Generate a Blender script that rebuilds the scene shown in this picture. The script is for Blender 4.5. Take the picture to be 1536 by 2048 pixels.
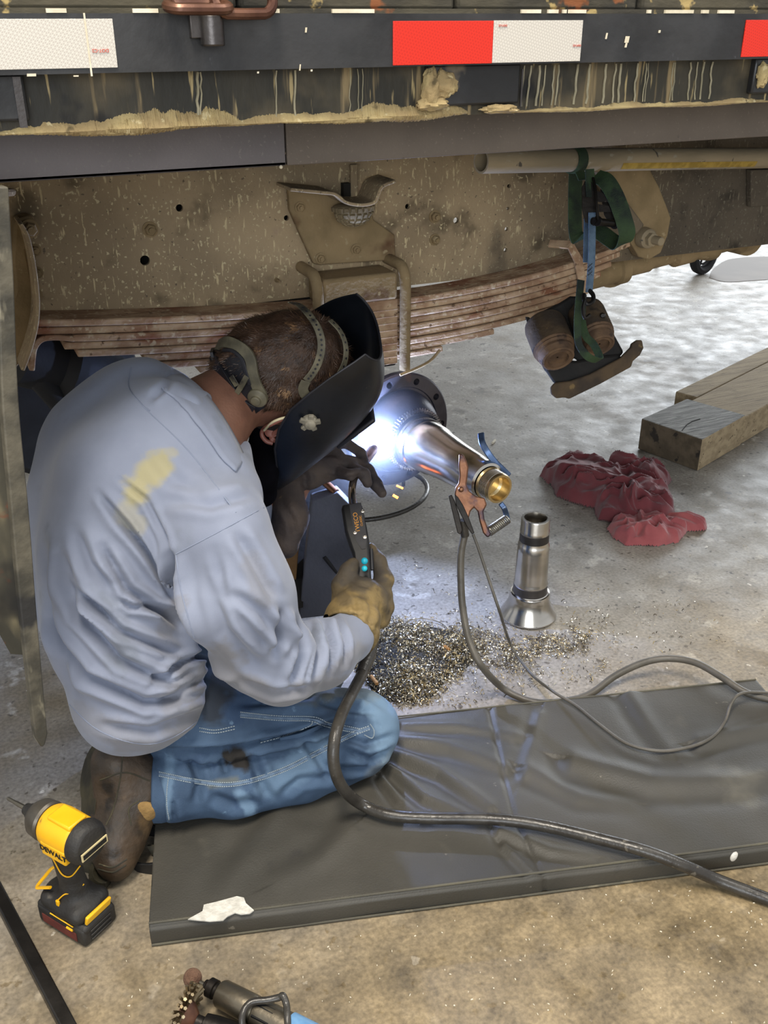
import bpy, bmesh, math, random
import numpy as np
from mathutils import Vector, Matrix
random.seed(7); np.random.seed(7)
SC = bpy.context.scene
for o in list(bpy.data.objects): bpy.data.objects.remove(o)

# ------------------------------------------------------------ camera
FPX = 1950.0; CAM_H = 1.35
PITCH = math.radians(27); YAW = math.radians(24.7)
cd = bpy.data.cameras.new('camera'); cam = bpy.data.objects.new('camera', cd); SC.collection.objects.link(cam)
cd.sensor_fit = 'VERTICAL'; cd.sensor_height = 36; cd.lens = 36 * FPX / 2048
cd.clip_start = .05; cd.clip_end = 200
cam.location = (0, 0, CAM_H); cam.rotation_euler = (math.pi / 2 - PITCH, 0, -YAW)
SC.camera = cam

# ------------------------------------------------------------ light and exposure
SC.view_settings.view_transform = 'Standard'; SC.view_settings.look = 'None'
SC.view_settings.gamma = 1; SC.view_settings.use_curve_mapping = False
SC.view_settings.exposure = 0.0
w = bpy.data.worlds.new('world'); SC.world = w; w.use_nodes = True
w.node_tree.nodes['Background'].inputs[0].default_value = (.93, .96, 1.0, 1)
w.node_tree.nodes['Background'].inputs[1].default_value = .78
def lamp(name, kind, loc, energy, color, size=1., target=None, sy=None):
    l = bpy.data.lights.new(name, kind); l.energy = energy; l.color = color
    if kind == 'AREA':
        l.size = size
        if sy: l.shape = 'RECTANGLE'; l.size_y = sy
    elif kind == 'POINT': l.shadow_soft_size = size
    o = bpy.data.objects.new(name, l); SC.collection.objects.link(o); o.location = loc
    if target is not None:
        o.rotation_euler = (Vector(target) - Vector(loc)).to_track_quat('-Z', 'Y').to_euler()
    return o
# ceiling lamps of the workshop, over the open floor in front of the truck
lamp('ceiling_lamp_light', 'AREA', (-.3, .25, 4.2), 178, (1, .91, .78), .7, (.3, 1.2, 0), 1.6)
lamp('ceiling_lamp_light', 'AREA', (2.9, .1, 4.4), 70, (1, .96, .9), 1.0, (1.4, 1.5, 0), 2.4)
# daylight through the open bay door beyond the truck on the right
lamp('bay_door_light', 'AREA', (8.5, 7.5, 2.6), 560, (.88, .94, 1.0), 5, (2.2, 3.0, 0), 4)
lamp('front_door_light', 'AREA', (-2.2, -4.5, 2.2), 190, (.9, .95, 1.0), 3.5, (.6, 1.6, .6), 2.6)
ARC = Vector((0, 0, 0))


# ------------------------------------------------------------ pixel rays -> places in the room
_f = Vector((math.sin(YAW) * math.cos(PITCH), math.cos(YAW) * math.cos(PITCH), -math.sin(PITCH)))
_r = Vector((math.cos(YAW), -math.sin(YAW), 0)); _u = _r.cross(_f)
CAM = Vector((0, 0, CAM_H))
def ray(x, y): return _f + _r * ((x - 768) / FPX) + _u * ((1024 - y) / FPX)
def PZ(x, y, z=0): d = ray(x, y); return CAM + d * ((z - CAM_H) / d.z)
def PY(x, y, Y): d = ray(x, y); return CAM + d * (Y / d.y)
def PD(x, y, D): return CAM + ray(x, y) * D
def proj(P):
    v = P - np.array(CAM); zc = v @ np.array(_f)
    return 768 + FPX * (v @ np.array(_r)) / zc, 1024 - FPX * (v @ np.array(_u)) / zc, zc

# ------------------------------------------------------------ materials
MATS = {}
def lin(c):
    if isinstance(c, str):
        c = c.lstrip('#'); c = [int(c[i:i + 2], 16) / 255 for i in (0, 2, 4)]
        return tuple(((x + .055) / 1.055) ** 2.4 if x > .04045 else x / 12.92 for x in c) + (1,)
    return tuple(c[:3]) + (1,)
def M(name, c1, c2=None, scale=8, rough=.6, metal=0, bump=.15, bscale=80, stretch=(1, 1, 1), band=(.35, .65), spots=(), attr=None, rvar=0, coat=0, detail=6, sheen=0, spec=None, objc=False, bdist=.004, gradx=None):
    """two-tone noise colour + spots [(colour, scale, threshold, softness, stretch, rough)] + painted stain mask attr [(name, colour)] + bump"""
    m = bpy.data.materials.new(name); m.use_nodes = True; nt = m.node_tree; N = nt.nodes; L = nt.links
    b = N['Principled BSDF']; b.inputs['Metallic'].default_value = metal; b.inputs['Roughness'].default_value = rough
    if coat: b.inputs['Coat Weight'].default_value = coat
    if sheen: b.inputs['Sheen Weight'].default_value = sheen
    if spec is not None: b.inputs['Specular IOR Level'].default_value = spec
    if objc: tc = N.new('ShaderNodeTexCoord'); pos = tc.outputs['Object']
    else: g = N.new('ShaderNodeNewGeometry'); pos = g.outputs['Position']
    def noise(sc, st=(1, 1, 1), det=detail, off=0, dist=0):
        mp = N.new('ShaderNodeMapping'); mp.inputs['Scale'].default_value = st; mp.inputs['Location'].default_value = (off, off * .7, off * 1.3)
        L.new(pos, mp.inputs['Vector']); n = N.new('ShaderNodeTexNoise'); n.inputs['Scale'].default_value = sc
        n.inputs['Detail'].default_value = det; n.inputs['Distortion'].default_value = dist; L.new(mp.outputs[0], n.inputs['Vector']); return n.outputs['Fac']
    def ramp(fac, lo, hi):
        r = N.new('ShaderNodeMapRange'); r.inputs['From Min'].default_value = lo; r.inputs['From Max'].default_value = hi
        r.interpolation_type = 'SMOOTHSTEP'; L.new(fac, r.inputs['Value']); return r.outputs[0]
    def mix(fac, a, c, t='MIX'):
        x = N.new('ShaderNodeMix'); x.data_type = 'RGBA'; x.blend_type = t
        if fac is None: x.inputs[0].default_value = 1
        else: L.new(fac, x.inputs[0])
        for s, v in ((6, a), (7, c)):
            if isinstance(v, tuple): x.inputs[s].default_value = v
            else: L.new(v, x.inputs[s])
        return x.outputs[2]
    col = lin(c1)
    if c2 is not None: col = mix(ramp(noise(scale, stretch), *band), lin(c1), lin(c2))
    rv = None
    for i, s in enumerate(spots):
        s = tuple(s) + (None,) * (6 - len(s)); f = ramp(noise(s[1], s[4] or (1, 1, 1), 4, 3.7 * (i + 1)), s[2], s[2] + (s[3] or .05))
        col = mix(f, col, lin(s[0]))
    for an, ac in (attr or ()):
        a = N.new('ShaderNodeAttribute'); a.attribute_name = an; col = mix(a.outputs['Fac'], col, lin(ac))
    if gradx:
        sx = N.new('ShaderNodeSeparateXYZ'); L.new(pos, sx.inputs[0]); ad = N.new('ShaderNodeMath'); ad.operation = 'MULTIPLY_ADD'; ad.inputs[1].default_value = .9; L.new(noise(3.5, (1, 1, 1), 4, 21), ad.inputs[0]); L.new(sx.outputs[0], ad.inputs[2])
        gf = ramp(ad.outputs[0], gradx[0] + .45, gradx[1] + .45); c_ = lin(gradx[2]); col = mix(gf, col, mix(None, col, c_, 'MULTIPLY'))
    if isinstance(col, tuple): b.inputs['Base Color'].default_value = col
    else: L.new(col, b.inputs['Base Color'])
    if rvar:
        r = N.new('ShaderNodeMapRange'); r.inputs['To Min'].default_value = max(.02, rough - rvar); r.inputs['To Max'].default_value = min(1, rough + rvar)
        r.inputs['From Min'].default_value = .3; r.inputs['From Max'].default_value = .7
        L.new(noise(scale * 1.7, stretch, 4, 9), r.inputs['Value']); L.new(r.outputs[0], b.inputs['Roughness'])
    if bump:
        bp = N.new('ShaderNodeBump'); bp.inputs['Strength'].default_value = bump; bp.inputs['Distance'].default_value = bdist
        L.new(noise(bscale, stretch, 5, 1), bp.inputs['Height']); L.new(bp.outputs[0], b.inputs['Normal'])
    MATS[name] = m; return m
def glow(name, c, s):
    m = bpy.data.materials.new(name); m.use_nodes = True; b = m.node_tree.nodes['Principled BSDF']
    b.inputs['Emission Color'].default_value = lin(c); b.inputs['Emission Strength'].default_value = s
    b.inputs['Base Color'].default_value = (0, 0, 0, 1); return m

# ------------------------------------------------------------ mesh helpers: every builder returns (verts, faces)
def join(*ms):
    V, Fc = [], []
    for v, f in ms:
        n = len(V); V += [tuple(p) for p in v]; Fc += [tuple(i + n for i in q) for q in f]
    return V, Fc
def hexa(a, b):      # box from two corners
    (x0, y0, z0), (x1, y1, z1) = a, b
    V = [(x0, y0, z0), (x1, y0, z0), (x1, y1, z0), (x0, y1, z0), (x0, y0, z1), (x1, y0, z1), (x1, y1, z1), (x0, y1, z1)]
    return V, [(0, 3, 2, 1), (4, 5, 6, 7), (0, 1, 5, 4), (1, 2, 6, 5), (2, 3, 7, 6), (3, 0, 4, 7)]
def obox(c, ax, size):   # oriented box: centre, three axes, full sizes
    c = Vector(c); A = [Vector(a).normalized() * s / 2 for a, s in zip(ax, size)]
    V = [c + A[0] * i + A[1] * j + A[2] * k for k in (-1, 1) for i, j in ((-1, -1), (1, -1), (1, 1), (-1, 1))]
    return V, [(0, 3, 2, 1), (4, 5, 6, 7), (0, 1, 5, 4), (1, 2, 6, 5), (2, 3, 7, 6), (3, 0, 4, 7)]
def prism(poly, ext):    # planar polygon pushed along ext
    e = Vector(ext); P = [Vector(p) for p in poly]; n = len(P)
    return P + [p + e for p in P], [tuple(range(n - 1, -1, -1)), tuple(range(n, 2 * n))] + [(i, (i + 1) % n, n + (i + 1) % n, n + i) for i in range(n)]
def cr(pts, k=8):        # Catmull-Rom through points
    P = [Vector(p) for p in pts]; P = [P[0] * 2 - P[1]] + P + [P[-1] * 2 - P[-2]]; out = []
    for i in range(1, len(P) - 2):
        a, b, c, d = P[i - 1:i + 3]
        for j in range(k):
            t = j / k; out.append(.5 * ((2 * b) + (c - a) * t + (2 * a - 5 * b + 4 * c - d) * t * t + (3 * b - a - 3 * c + d) * t ** 3))
    return out + [P[-2]]
def tube(path, r, n=12, closed=False, flat=None, caps=True):   # r: number or list; flat=(vector, factor) squashes
    P = [Vector(p) for p in path]; m = len(P); R = r if hasattr(r, '__len__') else [r] * m
    T = [(P[(i + 1) % m] - P[i - 1]) if closed else (P[min(i + 1, m - 1)] - P[max(i - 1, 0)]) for i in range(m)]
    T = [t.normalized() for t in T]
    u = T[0].orthogonal().normalized()
    if flat: u = (flat[0] - T[0] * flat[0].dot(T[0])).normalized()
    V, Fc = [], []
    for i in range(m):
        if flat: u = (flat[0] - T[i] * flat[0].dot(T[i])).normalized()
        else: u = (u - T[i] * u.dot(T[i])).normalized()
        v = T[i].cross(u)
        for j in range(n):
            a = 2 * math.pi * j / n; V.append(P[i] + (u * math.cos(a) * (flat[1] if flat else 1) + v * math.sin(a)) * R[i])
    for i in range(m if closed else m - 1):
        for j in range(n):
            a, b = i * n + j, i * n + (j + 1) % n; c, d = ((i + 1) % m) * n + (j + 1) % n, ((i + 1) % m) * n + j
            Fc.append((a, b, c, d))
    if caps and not closed: Fc += [tuple(range(n - 1, -1, -1)), tuple((m - 1) * n + j for j in range(n))]
    return V, Fc
def strip(path, wdir, w, t):     # flat band: width w along wdir (vector or list), thickness t
    P = [Vector(p) for p in path]; m = len(P); V, Fc = [], []
    for i in range(m):
        T = (P[min(i + 1, m - 1)] - P[max(i - 1, 0)]).normalized(); W = Vector(wdir[i] if isinstance(wdir, list) else wdir)
        W = (W - T * W.dot(T)).normalized(); Nn = T.cross(W); ww = w[i] if hasattr(w, '__len__') else w
        V += [P[i] - W * ww / 2 - Nn * t / 2, P[i] + W * ww / 2 - Nn * t / 2, P[i] + W * ww / 2 + Nn * t / 2, P[i] - W * ww / 2 + Nn * t / 2]
    for i in range(m - 1):
        for j in range(4): Fc.append((i * 4 + j, i * 4 + (j + 1) % 4, i * 4 + 4 + (j + 1) % 4, i * 4 + 4 + j))
    return V, Fc + [(3, 2, 1, 0), tuple((m - 1) * 4 + j for j in range(4))]
def lathe(o, axis, prof, n=40, cap0=True, cap1=True):   # prof: [(s, r)] along axis
    o = Vector(o); A = Vector(axis).normalized(); u = A.orthogonal().normalized(); v = A.cross(u); V, Fc = [], []
    for s, r in prof:
        for j in range(n):
            a = 2 * math.pi * j / n; V.append(o + A * s + (u * math.cos(a) + v * math.sin(a)) * r)
    for i in range(len(prof) - 1):
        for j in range(n):
            a, b = i * n + j, i * n + (j + 1) % n; Fc.append((a, b, b + n, a + n))
    if cap0: Fc.append(tuple(range(n - 1, -1, -1)))
    if cap1: Fc.append(tuple((len(prof) - 1) * n + j for j in range(n)))
    return V, Fc
def ball(c, r, n=12, sc=(1, 1, 1)):
    V, Fc = lathe((0, 0, 0), (0, 0, 1), [(-math.cos(math.pi * i / n), max(1e-4, math.sin(math.pi * i / n))) for i in range(n + 1)], n * 2)
    return [Vector(c) + Vector((p[0] * r * sc[0], p[1] * r * sc[1], p[2] * r * sc[2])) for p in V], Fc
def nut(c, axis, r, h):
    c = Vector(c); return join(lathe(c, axis, [(0, r * 1.35), (h * .18, r * 1.35)], 18), lathe(c, axis, [(h * .18, r), (h * .8, r), (h, r * .82)], 6), lathe(c, axis, [(h, r * .5), (h * 1.5, r * .5)], 10))
def torus(c, axis, R, r, n=32, k=8, sc=1):
    A = Vector(axis).normalized(); u = A.orthogonal().normalized(); v = A.cross(u)
    return tube([Vector(c) + u * R * math.cos(2 * math.pi * i / n) + v * R * sc * math.sin(2 * math.pi * i / n) for i in range(n)], r, k, True)

def obj(name, md, mat, parent=None, smooth=True, bevel=0, loc=None, label=None, ang=35, sub=0):
    V, Fc = md; V = [Vector(v) for v in V]
    pw = Vector(WL.get(parent.name, (0, 0, 0))) if parent else Vector((0, 0, 0))
    if loc is None: loc = Vector((0, 0, 0)) if parent else sum(V, Vector()) / len(V)
    if not parent:
        zs = min(v.z for v in V); loc = Vector((loc[0], loc[1], zs))
    me = bpy.data.meshes.new(name); me.from_pydata([v - pw - Vector(loc) for v in V], [], Fc); me.update()
    b = bmesh.new(); b.from_mesh(me); bmesh.ops.recalc_face_normals(b, faces=b.faces); b.to_mesh(me); b.free()
    o = bpy.data.objects.new(name, me); SC.collection.objects.link(o); o.location = loc
    WL[o.name] = pw + Vector(loc)
    if parent: o.parent = parent
    for m in (mat if isinstance(mat, (list, tuple)) else [mat]): me.materials.append(m)
    if bevel:
        md_ = o.modifiers.new('bevel', 'BEVEL'); md_.width = bevel; md_.segments = 2; md_.limit_method = 'ANGLE'; md_.angle_limit = math.radians(40)
    if sub: s = o.modifiers.new('sub', 'SUBSURF'); s.levels = s.render_levels = sub
    if smooth:
        me.polygons.foreach_set('use_smooth', [True] * len(me.polygons))
        if not sub:
            try: me.set_sharp_from_angle(angle=math.radians(ang))
            except Exception: pass
    if label: o['label'] = label
    return o
WL = {}
def thing(name, loc, label, cat, group=None):
    o = bpy.data.objects.new(name, None); SC.collection.objects.link(o); o.location = loc; WL[o.name] = Vector(loc)
    o.empty_display_size = .05
    return tag(o, label, cat, group)
def tag(o, label, cat, group=None, kind=None):
    o['label'] = label; o['category'] = cat
    if group: o['group'] = group
    if kind: o['kind'] = kind
    return o
def boolean(o, cutter_md):
    V, Fc = cutter_md; me = bpy.data.meshes.new('cutter'); me.from_pydata([Vector(v) - WL[o.name] for v in V], [], Fc); me.update()
    b = bmesh.new(); b.from_mesh(me); bmesh.ops.recalc_face_normals(b, faces=b.faces); b.to_mesh(me); b.free()
    c = bpy.data.objects.new('cutter', me); SC.collection.objects.link(c)
    c.location = WL[o.name]
    m = o.modifiers.new('b', 'BOOLEAN'); m.object = c; m.operation = 'DIFFERENCE'; m.solver = 'EXACT'
    # evaluate in place, then drop the cutter
    bpy.context.view_layer.update()
    dg = bpy.context.evaluated_depsgraph_get(); new = bpy.data.meshes.new_from_object(o.evaluated_get(dg))
    o.modifiers.clear(); o.data = new; bpy.data.objects.remove(c)
    try: new.set_sharp_from_angle(angle=math.radians(35))
    except Exception: pass
    return o
def text(name, body, size, origin, xdir, ydir, mat, parent, ext=.0003, align='CENTER', font_scale=1):
    cu = bpy.data.curves.new(name, 'FONT'); cu.body = body; cu.size = size; cu.extrude = ext; cu.align_x = align; cu.align_y = 'CENTER'
    t = bpy.data.objects.new(name, cu); SC.collection.objects.link(t); bpy.context.view_layer.update()
    me = bpy.data.meshes.new_from_object(t.evaluated_get(bpy.context.evaluated_depsgraph_get())); bpy.data.objects.remove(t)
    X = Vector(xdir).normalized(); Y = Vector(ydir); Y = (Y - X * Y.dot(X)).normalized(); Z = X.cross(Y)
    o = Vector(origin); V = [o + X * v.co.x * font_scale + Y * v.co.y + Z * v.co.z for v in me.vertices]
    return obj(name, (V, [tuple(p.vertices) for p in me.polygons]), mat, parent, smooth=False)

# ------------------------------------------------------------ distance-field modelling (numpy) for bodies, cloth and castings
class SD:
    def __init__(s, lo, hi, res):
        s.lo = np.array(lo, float); s.res = res; s.n = np.ceil((np.array(hi) - s.lo) / res).astype(int) + 1
        g = [s.lo[i] + res * np.arange(s.n[i]) for i in range(3)]
        s.P = np.stack(np.meshgrid(*g, indexing='ij'), -1).astype(np.float32); s.D = None
    def add(s, d, k=.02):
        if s.D is None: s.D = d
        elif k <= 0: s.D = np.minimum(s.D, d)
        else:
            h = np.clip(.5 + .5 * (s.D - d) / k, 0, 1); s.D = s.D * (1 - h) + d * h - k * h * (1 - h)
        return s
    def cut(s, d, k=.01):
        h = np.clip(.5 - .5 * (s.D + d) / k, 0, 1); s.D = s.D * (1 - h) + (-d) * h + k * h * (1 - h); return s
    def cone(s, a, b, ra, rb, flat=None):
        a = np.array(a, np.float32); b = np.array(b, np.float32); q = s.P - a; ba = b - a
        t = np.clip((q @ ba) / (ba @ ba), 0, 1)[..., None]; q = q - t * ba
        if flat is not None:
            ax = np.array(flat[0], np.float32); ax /= np.linalg.norm(ax); q = q + ((1 / flat[1] - 1) * (q @ ax))[..., None] * ax
        return np.linalg.norm(q, axis=-1) - (ra + t[..., 0] * (rb - ra))
    def ell(s, c, r, ax=None):
        q = s.P - np.array(c, np.float32)
        if ax is not None: q = q @ np.array([np.array(a) / np.linalg.norm(a) for a in ax], np.float32).T
        r = np.array(r, np.float32); k0 = np.linalg.norm(q / r, axis=-1); k1 = np.linalg.norm(q / (r * r), axis=-1) + 1e-6
        return k0 * (k0 - 1) / k1
    def chain(s, pts, rs, k=.02, flat=None):
        for i in range(len(pts) - 1): s.add(s.cone(pts[i], pts[i + 1], rs[i], rs[i + 1], flat), k)
        return s
    def plane(s, p, nrm): nrm = np.array(nrm, np.float32); nrm /= np.linalg.norm(nrm); return (s.P - np.array(p, np.float32)) @ nrm
    def mesh(s):
        D = s.D; ins = D < 0; nx, ny, nz = D.shape
        c = np.zeros((nx - 1, ny - 1, nz - 1), np.int8); acc = np.zeros((nx - 1, ny - 1, nz - 1, 3), np.float32); cnt = np.zeros((nx - 1, ny - 1, nz - 1), np.float32)
        sl = lambda o: tuple(slice(o[i], D.shape[i] - 1 + o[i]) for i in range(3))
        for ax in range(3):
            o1, o2 = [(1, 2), (0, 2), (0, 1)][ax]
            for a in (0, 1):
                for b in (0, 1):
                    p = [0, 0, 0]; p[o1] = a; p[o2] = b; q = list(p); q[ax] = 1
                    d0, d1 = D[sl(p)], D[sl(q)]; m = (d0 < 0) != (d1 < 0)
                    t = np.where(m, d0 / np.where(m, d0 - d1, 1), 0)
                    for i in range(3): acc[..., i] += m * (p[i] + (t if i == ax else 0))
                    cnt += m
        act = cnt > 0; idx = -np.ones(act.shape, int); idx[act] = np.arange(act.sum())
        ijk = np.argwhere(act); V = (ijk + acc[act] / cnt[act][:, None]) * s.res + s.lo
        Fq = []
        for ax in range(3):
            o1, o2 = [(1, 2), (2, 0), (0, 1)][ax]
            s0 = [slice(1, -1)] * 3; s0[ax] = slice(0, -1); s1 = list(s0); s1[ax] = slice(1, None)
            a, b = ins[tuple(s0)], ins[tuple(s1)]; e = np.argwhere(a != b); sg = a[a != b]
            off = np.array([1, 1, 1]); off[ax] = 0; e = e + off
            c0 = e.copy(); c1 = e.copy(); c1[:, o1] -= 1; c2 = c1.copy(); c2[:, o2] -= 1; c3 = e.copy(); c3[:, o2] -= 1
            q = np.stack([idx[tuple(c.T)] for c in (c0, c1, c2, c3)], 1); q[~sg] = q[~sg][:, ::-1]; Fq.append(q)
        return V, np.concatenate(Fq)
def vnormals(V, Q):
    n = np.cross(V[Q[:, 2]] - V[Q[:, 0]], V[Q[:, 3]] - V[Q[:, 1]]); N = np.zeros_like(V)
    for i in range(4): np.add.at(N, Q[:, i], n)
    return N / (np.linalg.norm(N, axis=1, keepdims=True) + 1e-9)
def relax(V, Q, it=2, k=.5):
    for _ in range(it):
        S = np.zeros_like(V); c = np.zeros(len(V))
        for i in range(4):
            np.add.at(S, Q[:, i], V[Q[:, (i + 1) % 4]]); np.add.at(S, Q[:, i], V[Q[:, (i + 3) % 4]]); np.add.at(c, Q[:, i], 2)
        V = V * (1 - k) + k * S / c[:, None]
    return V
def nobj(name, V, Q, mat, parent=None, label=None, attrs=None, loc=None, smooth=True):
    pw = np.array(WL.get(parent.name, (0, 0, 0))) if parent else np.zeros(3)
    loc = np.zeros(3) if parent else (np.array(loc) if loc is not None else np.array([V[:, 0].mean(), V[:, 1].mean(), V[:, 2].min()]))
    me = bpy.data.meshes.new(name); me.vertices.add(len(V)); me.vertices.foreach_set('co', (V - pw - loc).astype(np.float32).ravel())
    me.loops.add(Q.size); me.loops.foreach_set('vertex_index', Q.astype(np.int32).ravel())
    me.polygons.add(len(Q)); me.polygons.foreach_set('loop_start', np.arange(len(Q), dtype=np.int32) * Q.shape[1])
    me.update(calc_edges=True); me.validate()
    if smooth: me.polygons.foreach_set('use_smooth', np.ones(len(me.polygons), bool))
    o = bpy.data.objects.new(name, me); SC.collection.objects.link(o); o.location = loc; WL[o.name] = Vector(pw + loc)
    if parent: o.parent = parent
    me.materials.append(mat)
    for k, a in (attrs or {}).items():
        at = me.attributes.new(k, 'FLOAT', 'POINT'); at.data.foreach_set('value', a.astype(np.float32))
    if label: o['label'] = label
    return o
# smooth value noise on arrays
def vnoise(P, seed=0):
    P = P.astype(float) + seed * 17.31; i = np.floor(P).astype(np.int64); f = P - i; f = f * f * (3 - 2 * f); r = 0
    def h(a): x = (a[..., 0] * 374761393 + a[..., 1] * 668265263 + a[..., 2] * 2147483647) & 0x7fffffff; x = (x ^ (x >> 13)) * 1274126177 & 0x7fffffff; return (x ^ (x >> 16)) / 0x7fffffff
    for dx in (0, 1):
        for dy in (0, 1):
            for dz in (0, 1):
                wgt = (f[..., 0] if dx else 1 - f[..., 0]) * (f[..., 1] if dy else 1 - f[..., 1]) * (f[..., 2] if dz else 1 - f[..., 2])
                r = r + wgt * h(i + np.array([dx, dy, dz]))
    return r
def fbm(P, o=3, seed=0): return sum(vnoise(P * 2 ** i, seed + i) * .5 ** i for i in range(o)) / sum(.5 ** i for i in range(o))
def segdist(x, y, pts):     # distance and side to a 2-D polyline
    best = np.full(x.shape, 1e9); side = np.zeros(x.shape); tt = np.zeros(x.shape)
    for i in range(len(pts) - 1):
        (ax, ay), (bx, by) = pts[i][:2], pts[i + 1][:2]; dx, dy = bx - ax, by - ay; l2 = dx * dx + dy * dy
        t = np.clip(((x - ax) * dx + (y - ay) * dy) / l2, 0, 1); ex = x - ax - t * dx; ey = y - ay - t * dy; d = np.hypot(ex, ey)
        m = d < best; best = np.where(m, d, best); side = np.where(m, np.sign(dx * ey - dy * ex), side); tt = np.where(m, (i + t) / (len(pts) - 1), tt)
    return best, side, tt
# ============================================================ materials
def floor_mat():
    m = M('concrete', '#837d73', '#999389', scale=7, rough=.55, rvar=.12, bump=.35, bscale=38, band=(.3, .7), bdist=.003, spots=[
        ('#716550', 2.2, .52, .2), ('#a8a297', 17, .60, .1), ('#665f54', 6.5, .62, .1), ('#575047', 46, .62, .08), ('#4b463f', 26, .69, .03), ('#d4cfc4', 34, .71, .025), ('#b5ad9c', 14, .73, .05, (1, 3.5, 1))])
    nt = m.node_tree; N = nt.nodes; L = nt.links; b = N['Principled BSDF']
    # worn brown dirt over the bay in front of the truck
    g = N.new('ShaderNodeNewGeometry'); s = N.new('ShaderNodeSeparateXYZ'); L.new(g.outputs['Position'], s.inputs[0])
    n = N.new('ShaderNodeTexNoise'); n.inputs['Scale'].default_value = 2.2; n.inputs['Detail'].default_value = 6; L.new(g.outputs['Position'], n.inputs['Vector'])
    a = N.new('ShaderNodeMath'); a.operation = 'MULTIPLY_ADD'; a.inputs[1].default_value = -1.1; L.new(s.outputs['Y'], a.inputs[0]); L.new(n.outputs['Fac'], a.inputs[2])
    r = N.new('ShaderNodeMapRange'); r.inputs['From Min'].default_value = -1.4; r.inputs['From Max'].default_value = -.45; r.inputs['To Max'].default_value = .85; L.new(a.outputs[0], r.inputs['Value'])
    n2 = N.new('ShaderNodeTexNoise'); n2.inputs['Scale'].default_value = 9; n2.inputs['Detail'].default_value = 8; n2.inputs['Roughness'].default_value = .75; L.new(g.outputs['Position'], n2.inputs['Vector'])
    r2 = N.new('ShaderNodeMapRange'); r2.inputs['From Min'].default_value = .35; r2.inputs['From Max'].default_value = .62; L.new(n2.outputs['Fac'], r2.inputs['Value'])
    mx0 = N.new('ShaderNodeMix'); mx0.data_type = 'RGBA'; L.new(r2.outputs[0], mx0.inputs[0]); mx0.inputs[6].default_value = lin('#4f4126'); mx0.inputs[7].default_value = lin('#968360')
    mx = N.new('ShaderNodeMix'); mx.data_type = 'RGBA'; L.new(r.outputs[0], mx.inputs[0]); L.new(b.inputs['Base Color'].links[0].from_socket, mx.inputs[6]); L.new(mx0.outputs[2], mx.inputs[7])
    # fine pitted grain everywhere
    n3 = N.new('ShaderNodeTexNoise'); n3.inputs['Scale'].default_value = 130; n3.inputs['Detail'].default_value = 5; L.new(g.outputs['Position'], n3.inputs['Vector'])
    r3 = N.new('ShaderNodeMapRange'); r3.inputs['From Min'].default_value = .3; r3.inputs['From Max'].default_value = .7; r3.inputs['To Min'].default_value = .72; r3.inputs['To Max'].default_value = 1.25; L.new(n3.outputs['Fac'], r3.inputs['Value'])
    h = N.new('ShaderNodeHueSaturation'); L.new(mx.outputs[2], h.inputs['Color']); L.new(r3.outputs[0], h.inputs['Value'])
    L.new(h.outputs[0], b.inputs['Base Color']); return m
floor_mat()
M('black_paint', '#202021', '#333334', scale=9, rough=.42, rvar=.15, bump=.2, bscale=50, spots=[('#54555a', 30, .68, .04, (1, 1, .5)), ('#6b604f', 14, .68, .08)])
M('black_muddy', '#26251f', '#3b372c', scale=12, rough=.65, bump=.4, bscale=60, stretch=(1, 1, .35), spots=[('#5c523e', 9, .5, .2), ('#8c7a58', 30, .57, .1, (1.6, 1, .14)), ('#a8966c', 46, .63, .06, (2, 1, .2)), ('#0f0f10', 9, .6, .08)])
M('mud', '#9c8760', '#b7a374', scale=25, rough=.95, bump=.8, bscale=120, spots=[('#63563c', 30, .6, .08), ('#ccbb90', 60, .64, .05)])
M('sill_steel', '#5e595a', '#6c6667', scale=5, rough=.6, bump=.12, bscale=240, spots=[('#6f6a68', 180, .62, .06), ('#5a4038', 4, .66, .15)])
M('sill_steel_brown', '#5c534b', '#6a6056', scale=5, rough=.62, bump=.12, bscale=240, spots=[('#74695f', 180, .62, .06), ('#64352e', 3.2, .62, .12), ('#3d3a38', 22, .68, .05)])
M('dusty_frame', '#8f7d62', '#a89373', gradx=(.8, 1.9, '#868a95'), scale=5, rough=.92, bump=.5, bscale=110, spots=[
    ('#6a5c46', 9, .56, .14), ('#c9b78f', 95, .61, .07, (1.6, 1, .28)), ('#6a5d4b', 110, .66, .05), ('#c4b590', 130, .62, .05), ('#5a4f40', 3.3, .66, .1), ('#a08a70', 7, .66, .06)])
M('dusty_frame_dark', '#4d463c', '#645a4b', scale=6, rough=.9, bump=.5, bscale=120, spots=[('#a09072', 75, .6, .06, (1.2, 1, .4)), ('#2e2a26', 60, .62, .05), ('#c4a873', 10, .73, .02), ('#8a7c66', 160, .62, .05)])
M('dusty_cast', '#7c6a4b', '#937e5c', scale=10, rough=.92, bump=.5, bscale=90, spots=[('#5b3f2a', 6, .58, .1), ('#9d8c6b', 50, .64, .06)])
M('rust_leaf', '#8f7056', '#b69b7d', scale=30, rough=.9, bump=1, bscale=110, stretch=(.6, 1, 1), bdist=.003, spots=[('#82563d', 9, .54, .14, (1, 1, 2)), ('#b8a488', 90, .56, .12), ('#6a523c', 60, .64, .08), ('#87503a', 5, .64, .12, (1, 1, 3))])
M('rubber_cracked', '#6f6249', '#8a7b5e', scale=20, rough=.95, bump=1, bscale=60)
M('pipe_steel', '#7c705a', '#96876c', scale=10, rough=.75, bump=.3, bscale=100, stretch=(.3, 1, 1), spots=[('#98907c', 60, .62, .06, (.4, 1, 1)), ('#4a453c', 26, .66, .05)])
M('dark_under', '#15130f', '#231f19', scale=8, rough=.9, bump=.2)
M('black_iron', '#0d0d0f', '#17171a', scale=10, rough=.7, bump=.2)
M('tyre', '#0b0b0d', '#151517', scale=20, rough=.8, bump=.3)
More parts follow.
